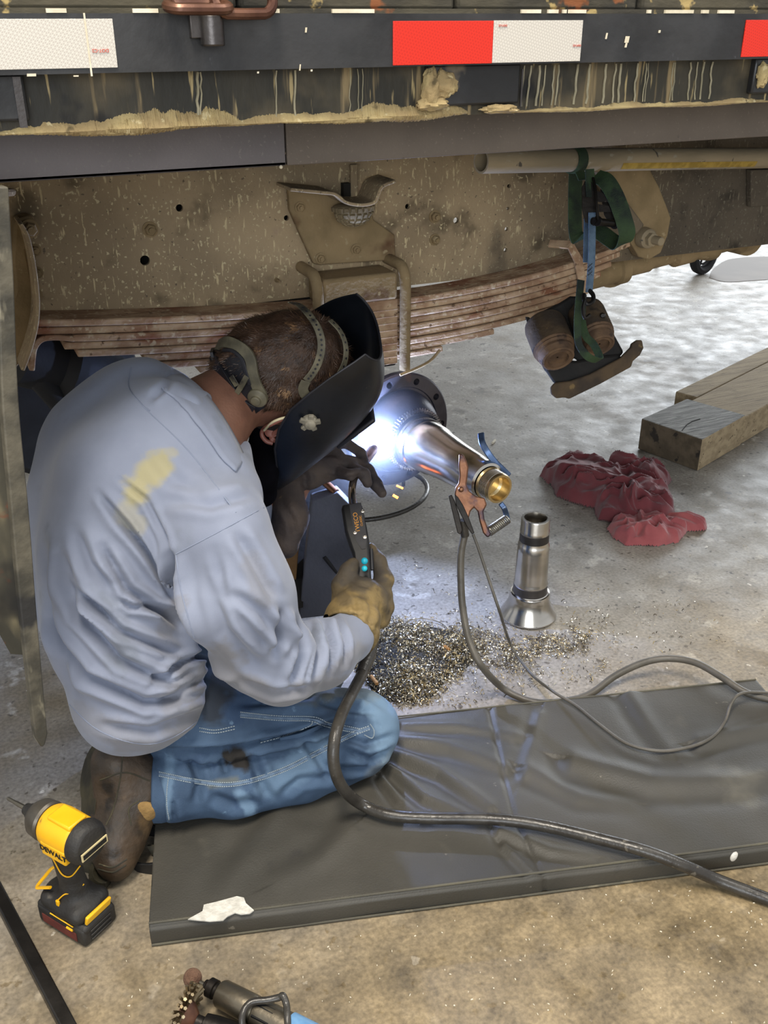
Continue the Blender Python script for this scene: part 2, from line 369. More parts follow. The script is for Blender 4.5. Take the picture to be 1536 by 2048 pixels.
M('flange_steel', '#3f3d44', '#57545a', scale=9, rough=.42, metal=.75, rvar=.12, bump=.15, bscale=120, spots=[('#6d5a58', 8, .6, .1)])
M('bright_steel', '#b9b4ab', '#cfcac2', scale=4, rough=.2, metal=1, rvar=.06, bump=.04, bscale=200, stretch=(1, 1, 6))
M('brass_steel', '#b59c6c', '#cdb88c', scale=6, rough=.3, metal=1, bump=.05, bscale=200)
M('dark_steel', '#4b4848', '#605c5a', scale=8, rough=.38, metal=.9, bump=.1, bscale=150)
M('weld_bead', '#5d5856', '#938c86', scale=30, rough=.4, metal=.9, bump=.3, bscale=150)
M('chain_brown', '#4b2f24', '#6a4938', scale=20, rough=.35, metal=.5, bump=.1)
M('chips_paint', '#c9bfa6', '#ded6c2', scale=30, rough=.8)
M('white_streak', '#8f8870', '#aaa288', scale=40, rough=.8, bump=0)
def tape_mat(name, c1, c2):
    m = M(name, c1, None, rough=.35, bump=0); nt = m.node_tree; N = nt.nodes; L = nt.links; b = N['Principled BSDF']
    g = N.new('ShaderNodeNewGeometry'); acc = None
    for k in range(3):
        a = math.radians(60 * k + 15); mp = N.new('ShaderNodeVectorMath'); mp.operation = 'DOT_PRODUCT'; L.new(g.outputs['Position'], mp.inputs[0]); mp.inputs[1].default_value = (math.cos(a) * 830, 0, math.sin(a) * 830)
        s = N.new('ShaderNodeMath'); s.operation = 'SINE'; L.new(mp.outputs['Value'], s.inputs[0]); ab = N.new('ShaderNodeMath'); ab.operation = 'ABSOLUTE'; L.new(s.outputs[0], ab.inputs[0])
        if acc is None: acc = ab.outputs[0]
        else: mi = N.new('ShaderNodeMath'); mi.operation = 'MINIMUM'; L.new(acc, mi.inputs[0]); L.new(ab.outputs[0], mi.inputs[1]); acc = mi.outputs[0]
    r = N.new('ShaderNodeMapRange'); r.inputs['From Min'].default_value = .08; r.inputs['From Max'].default_value = .32; L.new(acc, r.inputs['Value'])
    x = N.new('ShaderNodeMix'); x.data_type = 'RGBA'; L.new(r.outputs[0], x.inputs[0]); x.inputs[6].default_value = lin(c2); x.inputs[7].default_value = lin(c1); L.new(x.outputs[2], b.inputs['Base Color'])
tape_mat('tape_white', '#b9b3aa', '#d8d3c9'); tape_mat('tape_red', '#d92c18', '#b82114')
M('tape_print', '#c8503c', None, bump=0)

# ============================================================ floor
fl = obj('floor', hexa((-12, -6, -.1), (22, 26, 0)), MATS['concrete'], smooth=False); fl['kind'] = 'structure'; fl['label'] = 'stained bare concrete workshop floor'
M('wall_sheet', '#b9bcbd', '#c8cacb', scale=2, rough=.7, bump=.1)
wb = obj('wall_back', hexa((-12, 14, 0), (3.5, 14.15, 5.5)), MATS['wall_sheet'], smooth=False); wb['kind'] = 'structure'; wb['label'] = 'pale sheet metal workshop wall beyond the truck'

# ============================================================ the truck, one thing on its frame
T = thing('truck', (1.0, 2.4, 0), 'dusty flatbed truck with its side rail, frame and leaf spring above the kneeling welder', 'truck')
FC = PY(798, 860, 2.02); AX = Vector((.132, -.99, 0)).normalized()
YR = 1.28                                   # outer face of the bed's rub rail
zt, zb = PY(768, 27, YR).z, PY(768, 134, YR).z
def wavy_plate(x0, x1, y, z0, z1, th, nx=160, amp=.0008, edge=None):
    """upright plate with slightly dented face, lower edge may be ragged"""
    V, Fc = [], []
    for i in range(nx + 1):
        x = x0 + (x1 - x0) * i / nx
        e = edge(x) if edge else 0
        for k, (yy, zz) in enumerate(((y, z0 + e), (y, (z0 + z1) / 2), (y, z1), (y + th, z1), (y + th, z0 + e))):
            V.append((x, yy + amp * math.sin(x * 31 + k * 2) * (k < 3), zz))
    for i in range(nx):
        for k in range(5): Fc.append((i * 5 + k, i * 5 + (k + 1) % 5, i * 5 + 5 + (k + 1) % 5, i * 5 + 5 + k))
    return V, Fc + [tuple(range(5)), tuple(nx * 5 + k for k in range(4, -1, -1))]
obj('rub_rail', wavy_plate(-.8, 3.4, YR, zb, zt, .05), MATS['black_paint'], T, label='black bar along the bed edge')
# scraped paint flecks and bolts on the rail
fv = []
for (x, y, w, h) in [(1213, 72, 3, 11), (1254, 79, 9, 12), (1319, 63, 4, 5), (600, 135, 2, 10), (623, 141, 3, 3), (516, 145, 3, 3), (63, 150, 14, 4), (152, 152, 8, 2), (612, 60, 3, 8), (1252, 90, 4, 9)]:
    a = PY(x, y, YR - .001); s = a.length * 0 + 1 / 1400; fv.append(obox(a, ((1, 0, 0), (0, 1, 0), (.15, 0, 1)), (w * s, .0015, h * s)))
for q in fv: obj('paint_scrape', q, MATS['chips_paint'], T)
def tape(x0, x1, y0a, y0b, mat, lab):   # px limits at the rail face
    a, b = PY(x0, y0a, YR - .002), PY(x1, y0a, YR - .002); z1 = a.z; z0 = PY(x0, y0b, YR - .002).z
    return obj('reflective_tape', hexa((a.x, YR - .0016, z0), (b.x, YR + .0004, z1)), MATS[mat], T, smooth=False, bevel=.0004, label=lab)
tape(-160, 225, 38, 143, 'tape_white', 'white reflective strip nearest the hanging side panel')
tape(787, 988, 42, 131, 'tape_red', 'red reflective strip in mid rail')
tape(988.6, 1167, 41, 126, 'tape_white', 'white reflective strip beside the red one')
tape(1494, 1700, 40, 114, 'tape_red', 'red reflective strip at the far end')
for (x, y, sz) in ((201, 101, .0052), (1006, 51, .0036), (1154, 91, .0036)):
    text('tape_print', 'DOT-C2', sz, PY(x, y, YR - .0022), (-1, 0, 0), (0, 0, -1), MATS['tape_print'], T)
ln = PY(176, 90, YR - .002); obj('tape_seam', hexa((ln.x - .001, YR - .0022, ln.z - .033), (ln.x + .001, YR, ln.z + .033)), MATS['chips_paint'], T, smooth=False)
# rail ledge above: deck edge boards
zl = PY(768, 24, YR + .005).z
M('deck_wood', '#2a2823', '#4b4638', scale=18, rough=.9, bump=.8, bscale=50, stretch=(.4, 1, 1), spots=[('#a08c5c', 30, .6, .06), ('#7b4a2a', 16, .66, .05)])
for i in range(14):
    x0 = -.8 + i * .3; obj('deck_plank', hexa((x0, YR + .004 + .002 * (i % 3), zl + .003), (x0 + .294, 3.5, zl + .085)), MATS['deck_wood'], T, bevel=.004)
obj('deck_gap_trim', hexa((-.8, YR + .002, zt), (3.4, YR + .04, zl + .004)), MATS['deck_wood'], T)
cv = []
for (x, w) in ((112, 30), (290, 40), (705, 78), (548, 16), (1060, 42), (1104, 22), (1150, 44), (1356, 70), (1408, 16), (1450, 40), (1296, 8), (1128, 10)):
    a = PY(x, 24, YR + .002); cv.append(obox((a.x, YR + .001, zl + .001), ((1, 0, 0), (0, 1, 0), (0, 0, 1)), (w / 1350, .006, .0045)))
for q in cv: obj('paint_chip', q, MATS['chips_paint'], T)
# stake pocket tube under the rail and chain lying on it
a = PY(424, 60, YR - .012); sp_ = PY(424, 30, YR - .012).z, PY(424, 92, YR - .012).z
obj('stake_tube', join(lathe((a.x, a.y, sp_[1]), (0, 0, 1), [(0, .0135), (.001, .0145), (sp_[0] - sp_[1], .0145)], 20, False), lathe((a.x, a.y, sp_[1] + .002), (0, 0, 1), [(0, .0138), (.03, .0115)], 20), obox((a.x - .019, YR - .004, a.z + .006), ((1, 0, 0), (0, 1, 0), (0, 0, 1)), (.012, .01, .03))), MATS['dark_steel'], T, bevel=.001)
c0 = PY(430, 17, YR - .022)
ch = []
for k in range(2):
    cc = c0 + Vector((.058 * (k - .35), .006 * (k % 2), .002 + .008 * (k % 2)))
    Rl, rl = .034, .0065; hd = .02
    pth = [cc + Vector((math.copysign(hd, math.cos(t)) + .016 * math.cos(t) if abs(math.cos(t)) > .02 else 0, (.017 * math.sin(t)) * (1 if k % 2 == 0 else .35), (.003 * math.sin(t)) if k % 2 == 0 else .016 * math.sin(t))) for t in [2 * math.pi * i / 28 for i in range(28)]]
    l = obj('chain_link', tube(pth, rl, 10, True), MATS['chain_brown'], T)
# second side member, set back, with mud along its lower edge
Y2 = 1.315
z2b = PY(768, 237, Y2).z
def ragged(x): return .004 * math.sin(x * 23) * math.sin(x * 7.1) + .0015 * math.sin(x * 120)
obj('side_channel', join(wavy_plate(-.8, 3.4, Y2, z2b, zb + .001, .012), hexa((-.8, Y2, z2b), (3.4, Y2 + .1, z2b + .006))), MATS['black_muddy'], T, label='mud-streaked channel under the rail')
def crust(name, xa, xb, z, hgt, dep, seed, n=220, y=Y2):
    V, Fc = [], []; rg = np.random.RandomState(seed)
    ph = rg.rand(6) * 6
    for i in range(n + 1):
        t = i / n; x = xa + (xb - xa) * t; env = math.sin(math.pi * t) ** .35
        up = hgt * env * (.55 + .3 * math.sin(x * 41 + ph[0]) * math.sin(x * 13 + ph[1]) + .09 * rg.rand() + .3 * float(vnoise(np.array([[x * 90., seed, 0.]]))[0])); dn = hgt * .28 * env * (.5 + .5 * math.sin(x * 27 + ph[2]) + .3 * rg.rand())
        d = dep * env * (.7 + .3 * math.sin(x * 60 + ph[3])) + .0005
        for (yy, zz) in ((y + .002, z + up), (y - d * .25, z + up * .75), (y - d * .7, z + up * .3), (y - d, z + .001), (y - d * .6, z - dn * .6), (y + .002, z - dn), (y + .006, z + .002)):
            V.append((x, yy + rg.randn() * dep * .05, zz))
    for i in range(n):
        for k in range(7): Fc.append((i * 7 + k, i * 7 + (k + 1) % 7, i * 7 + 7 + (k + 1) % 7, i * 7 + 7 + k))
    return obj(name, (V, Fc + [tuple(range(7)), tuple(n * 7 + k for k in range(6, -1, -1))]), MATS['mud'], T)
X2 = lambda x, y=240: PY(x, y, Y2).x
crust('mud_crust', X2(-30), X2(500), z2b, .02, .009, 3); crust('mud_crust', X2(205, 255), X2(480), z2b + .001, .030, .013, 5)
crust('mud_crust', X2(430), X2(880), z2b, .016, .008, 8); crust('mud_crust', X2(690), X2(935), z2b + .002, .024, .01, 9); crust('mud_crust', X2(1000), X2(1560), z2b, .010, .006, 12)
# stake pockets welded to the channel
def pocket(x0, x1, ya, yb, mat='black_paint'):
    a = PY(x0, ya, Y2 - .012); b = PY(x1, ya, Y2 - .012); z0 = PY(x0, yb, Y2 - .012).z
    return obj('stake_pocket', hexa((a.x, Y2 - .012, z0), (b.x, Y2 + .002, zb)), MATS[mat], T, bevel=.003)
pocket(-60, 46, 150, 246); pocket(856, 1042, 140, 214); pocket(1512, 1620, 128, 188)
V = []
for (x, y, w, h) in ((40, 205, 12, 80), (1043, 176, 4, 72)):
    a = PY(x, y, Y2 - .0135); V.append(obox(a, ((1, 0, 0), (0, 1, 0), (0, 0, 1)), (w / 1330, .002, h / 1450)))
for q in V: obj('pocket_edge', q, MATS['dark_steel'], T)
rg = random.Random(4)
def lump(px_, py_, Y, sx, sz, seed, mat='mud', dep=.01):
    c = PY(px_, py_, Y); V, Q = ball((0, 0, 0), 1, 14); V = np.array([tuple(v) for v in V])
    nn = fbm(V * 2.5 + seed, 3, seed)[:, None]; V = V * (.55 + .9 * nn); V = V * np.array([sx, dep, sz]) + np.array(c)
    return [Vector(v) for v in V], Q
for q in (lump(862, 180, Y2 - .012, .014, .026, 1), lump(888, 170, Y2 - .012, .02, .018, 2), lump(866, 208, Y2 - .012, .026, .009, 3), lump(1524, 150, Y2 - .012, .012, .018, 4), lump(1000, 218, Y2 - .012, .03, .006, 6), ): obj('mud_patch', q, MATS['mud'], T)
# dried drips
V = []
for (x, w) in ((1050, 3), (1062, 4), (1080, 5), (1091, 3), (1110, 3), (1118, 4), (1156, 5), (1180, 5), (1213, 5), (1232, 4), (1243, 5), (1275, 4), (1293, 3), (1298, 2), (1347, 3), (1352, 3), (1382, 4), (1396, 3), (1408, 4), (1425, 4), (590, 4), (552, 3), (395, 5), (402, 3), (700, 2), (716, 2), (725, 2)):
    y0 = 152 - .02 * x; y1 = y0 + (82 if x > 1040 else rg.uniform(70, 95)) - (x - 1050) * .02 * (x > 1040); p = []
    for k in range(7):
        yy = y0 + (y1 - y0) * k / 6; q = PY(x + rg.uniform(-1.5, 1.5) - (x > 1040) * (yy - y0) * .1, yy, Y2 - .001); p.append(q)
    V.append(tube(p, w / 2 / 1380, 6, flat=(Vector((1, 0, 0)), 1)))
for q in V: obj('dried_drip', q, MATS['white_streak'], T)
# inner sill: two grey lengths meeting at a joint
Y3 = 1.45; zs0 = PY(0, 366, Y3).z; zs1 = zs0 + .125; xj = PY(572, 300, Y3).x
obj('inner_sill', join(hexa((-.8, Y3, zs0), (xj - .001, Y3 + .006, zs1)), hexa((-.8, Y3, zs0), (xj - .001, Y3 + .08, zs0 + .006))), MATS['sill_steel'], T, label='blue-grey length of inner sill', bevel=.0015)
obj('inner_sill', join(hexa((xj + .001, Y3 - .001, zs0), (3.4, Y3 + .006, zs1)), hexa((xj + .001, Y3, zs0), (3.4, Y3 + .08, zs0 + .006))), MATS['sill_steel_brown'], T, label='brownish length of inner sill', bevel=.0015)
a = PY(562, 334, Y3 - .002); obj('rivet', ball(a, .0028, 6), MATS['chips_paint'], T)
for x in np.arange(-.6, 3.4, .42):
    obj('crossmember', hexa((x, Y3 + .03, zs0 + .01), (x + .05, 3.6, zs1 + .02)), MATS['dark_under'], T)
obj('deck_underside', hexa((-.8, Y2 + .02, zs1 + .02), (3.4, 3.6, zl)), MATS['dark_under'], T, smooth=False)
# frame rail with holes
YF = 2.05; zf0 = PY(400, 619, YF).z; zf1 = zf0 + .31
print('rail', zf0, zf1, 'sill', zs0)
fr = obj('frame_rail', hexa((-.9, YF, zf0), (1.02, YF + .009, zf1)), MATS['dusty_frame'], T, smooth=False, label='dust-caked frame rail')
fr2 = obj('frame_rail', hexa((1.02, YF, zf0), (3.6, YF + .009, zf1)), MATS['dusty_frame'], T, smooth=False, label='darker, sparsely dusted length of frame rail')
def holes(lst): return join(*[lathe(PY(x, y, YF) + Vector((0, -.02, 0)), (0, 1, 0), [(0, r / 930), (.05, r / 930)], 20) for x, y, r in lst])
boolean(fr, holes([(359, 416, 7), (290, 521, 9.5), (573, 436, 5.5), (815, 413, 5.5), (869, 385, 5.5), (867, 520, 5.5)]))
boolean(fr2, holes([(912, 441, 6.5), (1018, 372, 4.5), (1016, 417, 3.5), (1013, 458, 4.5), (1011, 500, 4.5), (1503, 379, 6), (1068, 330, 3)]))
for z in (zf0, zf1 - .008): obj('rail_flange', hexa((-.9, YF + .009, z), (3.6, YF + .075, z + .008)), MATS['dusty_cast'], T)
obj('far_rail_and_gap_blocker', join(hexa((-.9, 2.86, zf0 + .01), (3.6, 2.87, zf1)), hexa((-.9, 2.79, zf0 + .01), (3.6, 2.86, zf0 + .018)), hexa((-1.2, 2.87, zf0 - .30), (1.22, 2.95, zf0 - .08))), MATS['dark_under'], T, smooth=False)  # last box is added, blocking the bright gap above the leaf spring
obj('hole_blocker', hexa((.30, 2.12, zf0 + .01), (.56, 2.13, zf1 - .04)), MATS['dark_under'], T)  # dark plate added behind the rail so one hole shows dark
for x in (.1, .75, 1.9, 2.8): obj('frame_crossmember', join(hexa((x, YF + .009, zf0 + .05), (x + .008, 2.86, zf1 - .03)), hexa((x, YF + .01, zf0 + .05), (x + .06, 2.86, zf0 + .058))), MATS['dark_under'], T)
# bolt heads on the rail
for (x, y, r) in ((300, 459, .012), (869, 433, .011), (869, 479, .010), (70, 500, .009), (74, 545, .009), (74, 588, .008), (553, 560, .004)):
    p = PY(x, y, YF); obj('frame_bolt', nut(p, (0, -1, 0), r, .012), MATS['dusty_cast'], T)
# left spring hanger: cast bracket with curved front flange
def castpx(name, poly, Y, dep, mat, bev=.004, **k):
    return obj(name, prism([PY(x, y, Y) for x, y in poly], (0, dep, 0)), MATS[mat], T, bevel=bev, **k)
castpx('spring_hanger', [(28, 450), (33, 438), (58, 432), (72, 440), (66, 470), (54, 500), (66, 560), (72, 600), (64, 650), (50, 705), (34, 738), (18, 724), (12, 640), (30, 580), (24, 520)], 2.0, .05, 'dusty_cast', .006, label='cast hanger at the near end of the leaf spring')
fp = cr([PY(x, y, 1.975) for x, y in ((36, 440), (48, 462), (58, 500), (66, 550), (70, 600), (66, 645), (54, 690), (40, 728))], 6)
obj('hanger_flange', strip(fp, (0, 1, 0), .09, .008), MATS['dusty_frame'], T, bevel=.002)
obj('hanger_bolt', nut(PY(60, 457, 1.995), (0, -1, 0), .013, .016), MATS['dusty_cast'], T)
obj('hanger_pin', tube([PY(-4, 386, 1.8), PY(24, 384, 1.85)], .007, 10), MATS['dusty_frame'], T)
# ---- leaf spring
YL = 1.97; TL = .0152
ctr = sorted([(p.x, p.z) for p in [PY(*q, YL) for q in ((20, 640), (70, 639), (250, 638), (450, 629), (620, 612), (815, 598), (1000, 566), (1130, 528), (1240, 489), (1290, 470))]])
cx = np.array([c[0] for c in ctr]); cz = np.array([c[1] for c in ctr]); pf = np.polyfit(cx, cz, 4)
zc_ = lambda x: float(np.polyval(pf, x))
LS = thing('leaf_spring', (.85, 2.0, .7), '', ''); del LS['category']; del LS['label']; LS.parent = T; LS.location = Vector((.85, 2.0, .7)) - WL['truck']; LS['label'] = 'rusty stacked leaf spring'
Lx = lambda x, y: PY(x, y, YL).x
ends = [(Lx(66, 640), Lx(1262, 480)), (Lx(60, 655), Lx(1243, 495)), (Lx(146, 672), Lx(1225, 515)), (Lx(128, 690), Lx(1205, 530)), (Lx(155, 706), Lx(1190, 548)), (Lx(290, 720), Lx(1168, 575)), (Lx(300, 735), Lx(1148, 600)), (Lx(400, 740), Lx(990, 655)), (Lx(450, 745), Lx(886, 700))]
for i, (xa, xb) in enumerate(ends):
    n = 40; V, Fc = [], []; pts = []
    for k in range(n + 1):
        x = xa + (xb - xa) * k / n; z = zc_(x) - i * TL * 1.04 - TL / 2 - (.001 * (i > 5)) ; pts.append((x, 0, z))
    md = strip([Vector((x, YL + .04 + .0015 * (i % 2), z)) for x, _, z in pts], (0, 1, 0), .08, TL * .93)
    lf = obj('leaf', md, MATS['rust_leaf'], LS, bevel=.003, smooth=True)
# military wrap end of third leaf, turned down
wp = cr([PY(x, y, YL) for x, y in ((150, 679), (110, 676), (84, 680), (70, 696), (66, 718), (64, 742))], 5)
obj('wrap_end', strip([p + Vector((0, .04, 0)) for p in wp], (0, 1, 0), .08, .011), MATS['rust_leaf'], LS, bevel=.002)
# rebound clip across the leaves at the far end
p0 = PY(1150, 498, YL - .006); p1 = PY(1166, 580, YL - .006)
obj('rebound_clip', join(strip([PY(1098, 487, YL + .03), PY(1140, 490, YL - .004), PY(1156, 520, YL - .008), PY(1162, 552, YL - .008), PY(1168, 590, YL - .006)], (1, 0, .4), .022, .006)), MATS['rust_leaf'], LS, bevel=.001)
# ---- spring seat block, u-bolts
xa, xb = PY(640, 600, 1.965).x, PY(795, 600, 1.965).x
zq = PY(720, 553, 1.955).z; zqb = zc_(.85) + .002
obj('top_block', hexa((xa + .003, 1.955, zqb), (xb - .003, YF - .002, zq)), MATS['dusty_cast'], T, bevel=.008, label='dusty clamp block above the leaves')
obj('side_plate', hexa((xa + .003, 1.958, zc_(.85) - 9.6 * TL), (xb - .002, 1.966, zqb + .002)), MATS['rust_leaf'], T, bevel=.002)
gr = [hexa((xa + .004, 1.9555, zc_(.85) - i * TL * 1.04 - .0035), (xb - .003, 1.959, zc_(.85) - i * TL * 1.04 + .0035 - .006)) for i in range(1, 10)]
obj('leaf_edges', join(*gr), MATS['rust_leaf'], T, bevel=.001)
zbot = zc_(.85) - 10.5 * TL
for (xc, w) in ((xb + .010, .0125), (xa - .012, .0125)):
    hh = zq + .012
    pt = [Vector((xc, 1.945, zbot + .0)), Vector((xc, 1.945, hh - .05))] + [Vector((xc, 1.945 + .03 - .03 * math.cos(t), hh - .045 + .045 * math.sin(t))) for t in np.linspace(0, math.pi / 2, 6)] + [Vector((xc, YF - .004, hh))]
    obj('u_bolt', tube(pt, w, 14), MATS['dusty_cast'], T)
pt = cr([PY(x, y, 1.95) for x, y in ((612, 640), (608, 560), (622, 536), (640, 540), (652, 570), (655, 640))], 6)
obj('axle_seat', join(hexa((.72, 2.06, zbot - .03), (.98, 2.14, zbot)), lathe(FC - AX * .02, -AX, [(0, .062), (1.0, .062)], 28), hexa((.78, 2.07, .50), (.93, 2.14, zbot - .03))), MATS['dark_under'], T, bevel=.004)
obj('brake_line', tube(cr([PY(x, y, 1.95) for x, y in ((880, 700), (860, 722), (830, 738), (800, 750))], 5), .0035, 8), MATS['dusty_cast'], T)
# ---- bump stop bracket
bk = [(578, 378), (640, 384), (668, 388), (690, 404), (720, 409), (745, 404), (752, 392), (762, 372), (788, 361)]
pth = cr([PY(x, y, 1.955) for x, y in bk], 5)
obj('bracket_ledge', strip([p + Vector((0, .035, 0)) for p in pth], (0, 1, 0), .09, .007), MATS['dusty_frame'], T, bevel=.002)
castpx('bump_stop_bracket', [(577, 379), (640, 386), (668, 391), (700, 408), (740, 404), (748, 440), (790, 470), (792, 520), (640, 530), (628, 528), (598, 462), (580, 420)], 2.032, .017, 'dusty_cast', .003, label='plate bracket bolted to the rail')
castpx('bracket_tongue', [(702, 330), (716, 328), (716, 400), (702, 402)], 2.03, .01, 'dusty_frame', .002)
obj('bracket_recess', join(hexa((PY(684, 392, 2.04).x, 2.03, PY(684, 392, 2.04).z), (PY(698, 392, 2.04).x, 2.046, PY(684, 366, 2.04).z))), MATS['dark_under'], T)
for (x, y) in ((641, 517), (712, 499), (600, 415)): obj('bracket_bolt', nut(PY(x, y, 2.03), (0, -1, 0), .009, .008), MATS['dusty_cast'], T)
# cracked rubber bump stop: hemisphere of separate dried blocks
c = PY(706, 410, 1.985); bs = obj('rubber_stop', (lambda v: ([Vector((c.x + p[0] * .045, c.y + p[1] * .035, c.z - .002 + (p[2] * .042 if p[2] < 0 else p[2] * .006))) for p in v[0]], v[1]))(ball((0, 0, 0), 1, 16)), MATS['rubber_cracked'], T, label='cracked dry rubber bump stop')
bl = []
for i in range(5):
    th = math.radians(8 + i * 17)
    nn = max(3, int(11 * math.cos(th)))
    for j in range(nn + 1):
        ph = math.pi + math.pi * (j + .5 * (i % 2)) / nn; d = Vector((math.cos(ph) * math.cos(th) * .046, math.sin(ph) * math.cos(th) * .036, -math.sin(th) * .043)); q = Vector((c.x, c.y, c.z)) + d; nd = d.normalized(); sx = nd.cross(Vector((0, 0, 1))).normalized() if abs(nd.z) < .99 else Vector((1, 0, 0)); bl.append(obox(q, (sx, nd.cross(sx), nd), (.0105 + rg.uniform(-.002, .001), .0095, .006)))
obj('rubber_block', join(*bl), MATS['rubber_cracked'], T, bevel=.001)['kind'] = 'stuff'
# ---- rear hanger bracket with pivot bolt
castpx('rear_hanger', [(1186, 335), (1300, 338), (1318, 372), (1336, 418), (1342, 436), (1336, 470), (1322, 506), (1298, 520), (1278, 514), (1262, 486), (1258, 450), (1228, 395)], 2.015, .03, 'dusty_cast', .003, label='triangular rear hanger plate')
castpx('hanger_rib', [(1186, 336), (1212, 336), (1262, 412), (1290, 450), (1274, 470), (1254, 456)], 1.985, .034, 'dusty_frame', .005)
p = PY(1292, 476, 2.0); obj('pivot_bolt', join(lathe(p, (0, -1, 0), [(-.01, .026), (.012, .024), (.016, .02)], 24), lathe(p, (0, -1, 0), [(.016, .017), (.028, .017)], 6), lathe(p, (.12, -1, 0), [(.028, .011), (.052, .011), (.054, .009)], 14)), MATS['pipe_steel'], T)
castpx('rear_crossplate', [(1502, 340), (1560, 338), (1560, 408), (1502, 414)], 2.03, .018, 'dusty_frame', .002)
castpx('rail_shim', [(1188, 282), (1304, 278), (1304, 292), (1188, 296)], 1.99, .05, 'dusty_frame', .001)
# shafts and brake tubes under the rail
sh = lambda x, y, Y=2.16: PY(x, y, Y)
A_, B_ = sh(1140, 560), sh(1600, 438); dv = (B_ - A_); Ls = dv.length
prof = [(0, .05), (.14, .05), (.145, .058), (.17, .058), (.175, .04), (.25, .042), (.26, .036), (.33, .036), (.34, .05), (.40, .05), (.41, .042), (.46, .06), (.475, .06), (.48, .045), (.56, .045), (.57, .064), (.60, .064), (.61, .05), (.78, .05)]
obj('cross_shaft', lathe(A_, dv, [(s, r * .80) for s, r in prof], 28), MATS['dusty_cast'], T, label='knobbly dusty shaft under the frame')
obj('axle_pad', lathe(sh(1225, 536, 2.2), (.25, 1, 0), [(0, .055), (.12, .058), (.125, .02)], 24), MATS['dusty_cast'], T); obj('axle_pad', lathe(sh(1500, 478, 2.25), (.1, 1, 0), [(0, .05), (.1, .055)], 24), MATS['dusty_cast'], T)
# hanging side panel at the near end (rubber-faced mudguard sheet with folded edge)
M('panel_dirty', '#35332a', '#4b473a', scale=6, rough=.8, bump=.4, bscale=50, stretch=(1, 1, .4), spots=[('#8a7f62', 9, .58, .1, (1, 1, .3)), ('#6e3f2a', 12, .66, .05), ('#1d1c1a', 5, .6, .1)])
M('panel_edge', '#3d3b34', '#615c4f', scale=22, rough=.6, bump=.3, spots=[('#9a937e', 24, .62, .08, (1, 1, .3)), ('#2a2a2a', 10, .6, .08)])
YP = 1.27
panel = [(-1100, 200), (4, 380), (12, 760), (30, 1000), (52, 1310), (30, 1270), (0, 1238), (-140, 1140), (-1100, 1100)]  # stretch out of view on the left is added to shade the floor
obj('side_panel', prism([PY(x, y, YP + .004) for x, y in panel], (-.02, .012, 0)), MATS['panel_dirty'], T, label='dirty sheet hanging at the near end')
ep = [PY(x, y, YP) for x, y in ((-2, 372), (8, 560), (17, 800), (36, 1010), (53, 1210), (70, 1380), (82, 1488))]
obj('panel_edge_strip', strip(cr(ep, 5), (1, .3, 0), [.012 + .012 * (1 - abs(t - .55)) for t in np.linspace(0, 1, 31)][:-1] + [.006], .014), MATS['panel_edge'], T, bevel=.002)
# black wheel parts deep under the bed behind the welder
obj('inner_tyre', join(lathe(PY(110, 800, 2.35), (.1, 1, 0), [(0, .08), (0, .19), (.03, .215), (.2, .215), (.23, .19), (.23, .08)], 36)), MATS['tyre'], T, label='black tyre deep under the bed')
obj('air_can', join(lathe(PY(20, 700, 2.12), (1, .2, -.5), [(0, .05), (.02, .07), (.1, .07), (.12, .09), (.14, .09), (.15, .06), (.25, .05)], 24), tube([PY(25, 690, 2.1), PY(210, 900, 2.1)], .03, 12)), MATS['black_iron'], T)
# ---- brake flange, hub and spindle being welded
FC = PY(798, 860, 2.02); AX = Vector((.132, -.99, 0)).normalized()
fl_ = obj('axle_flange', lathe(FC, AX, [(-.02, .05), (-.02, .142), (-.016, .146), (0, .146), (.004, .142), (.004, .112), (.0, .110), (0, .06)], 72, False, False), MATS['flange_steel'], T, label='round drilled brake flange')
U1 = Vector((0, 0, 1)); U2 = AX.cross(U1)
boolean(fl_, join(*[lathe(FC + (U1 * math.cos(a) + U2 * math.sin(a)) * .1265 - AX * .04, AX, [(0, .0085), (.08, .0085)], 20) for a in [math.radians(14 + 36 * i) for i in range(10)]]))
obj('hub_barrel', lathe(FC, AX, [(-.02, .10), (.0, .104), (.012, .103), (.03, .097), (.05, .088), (.066, .078), (.072, .07)], 64), MATS['flange_steel'], T)
wb_ = []
for i in range(64):
    a = 2 * math.pi * i / 64; d = U1 * math.cos(a) + U2 * math.sin(a); q = FC + AX * .072 + d * .0715; tdir = AX.cross(d)
    for s_ in (-.006, .005): wb_.append(tube([q + AX * s_ - tdir * .004 - d * .002, q + AX * (s_ + .002) + d * .003, q + AX * s_ + tdir * .003 - d * .002], [.0028, .0048, .003], 6))
obj('weld_bead', join(*wb_), MATS['weld_bead'], T, label='rippled ring of weld')
SPN = [(.07, .062), (.085, .063), (.088, .060), (.094, .060), (.097, .064), (.112, .064), (.115, .061), (.155, .060), (.165, .056), (.24, .050), (.31, .0455), (.315, .044), (.355, .0435), (.358, .038), (.362, .0375), (.366, .0345), (.395, .0345), (.40, .0325), (.40, .0275), (.375, .0265), (.37, .022)]
sp = obj('spindle', lathe(FC, AX, SPN[:14], 64, False, False), MATS['bright_steel'], T, label='bright tapered spindle welded on the hub')
obj('spindle_thread', lathe(FC, AX, SPN[14:], 64, False, True), MATS['brass_steel'], sp if False else T, label='straw-coloured threaded nose')
obj('thread_groove', join(*[torus(FC + AX * (.370 + .0035 * i), AX, .0345, .0009, 48, 6) for i in range(7)]), MATS['bright_steel'], T)
AXTIP = FC + AX * .4
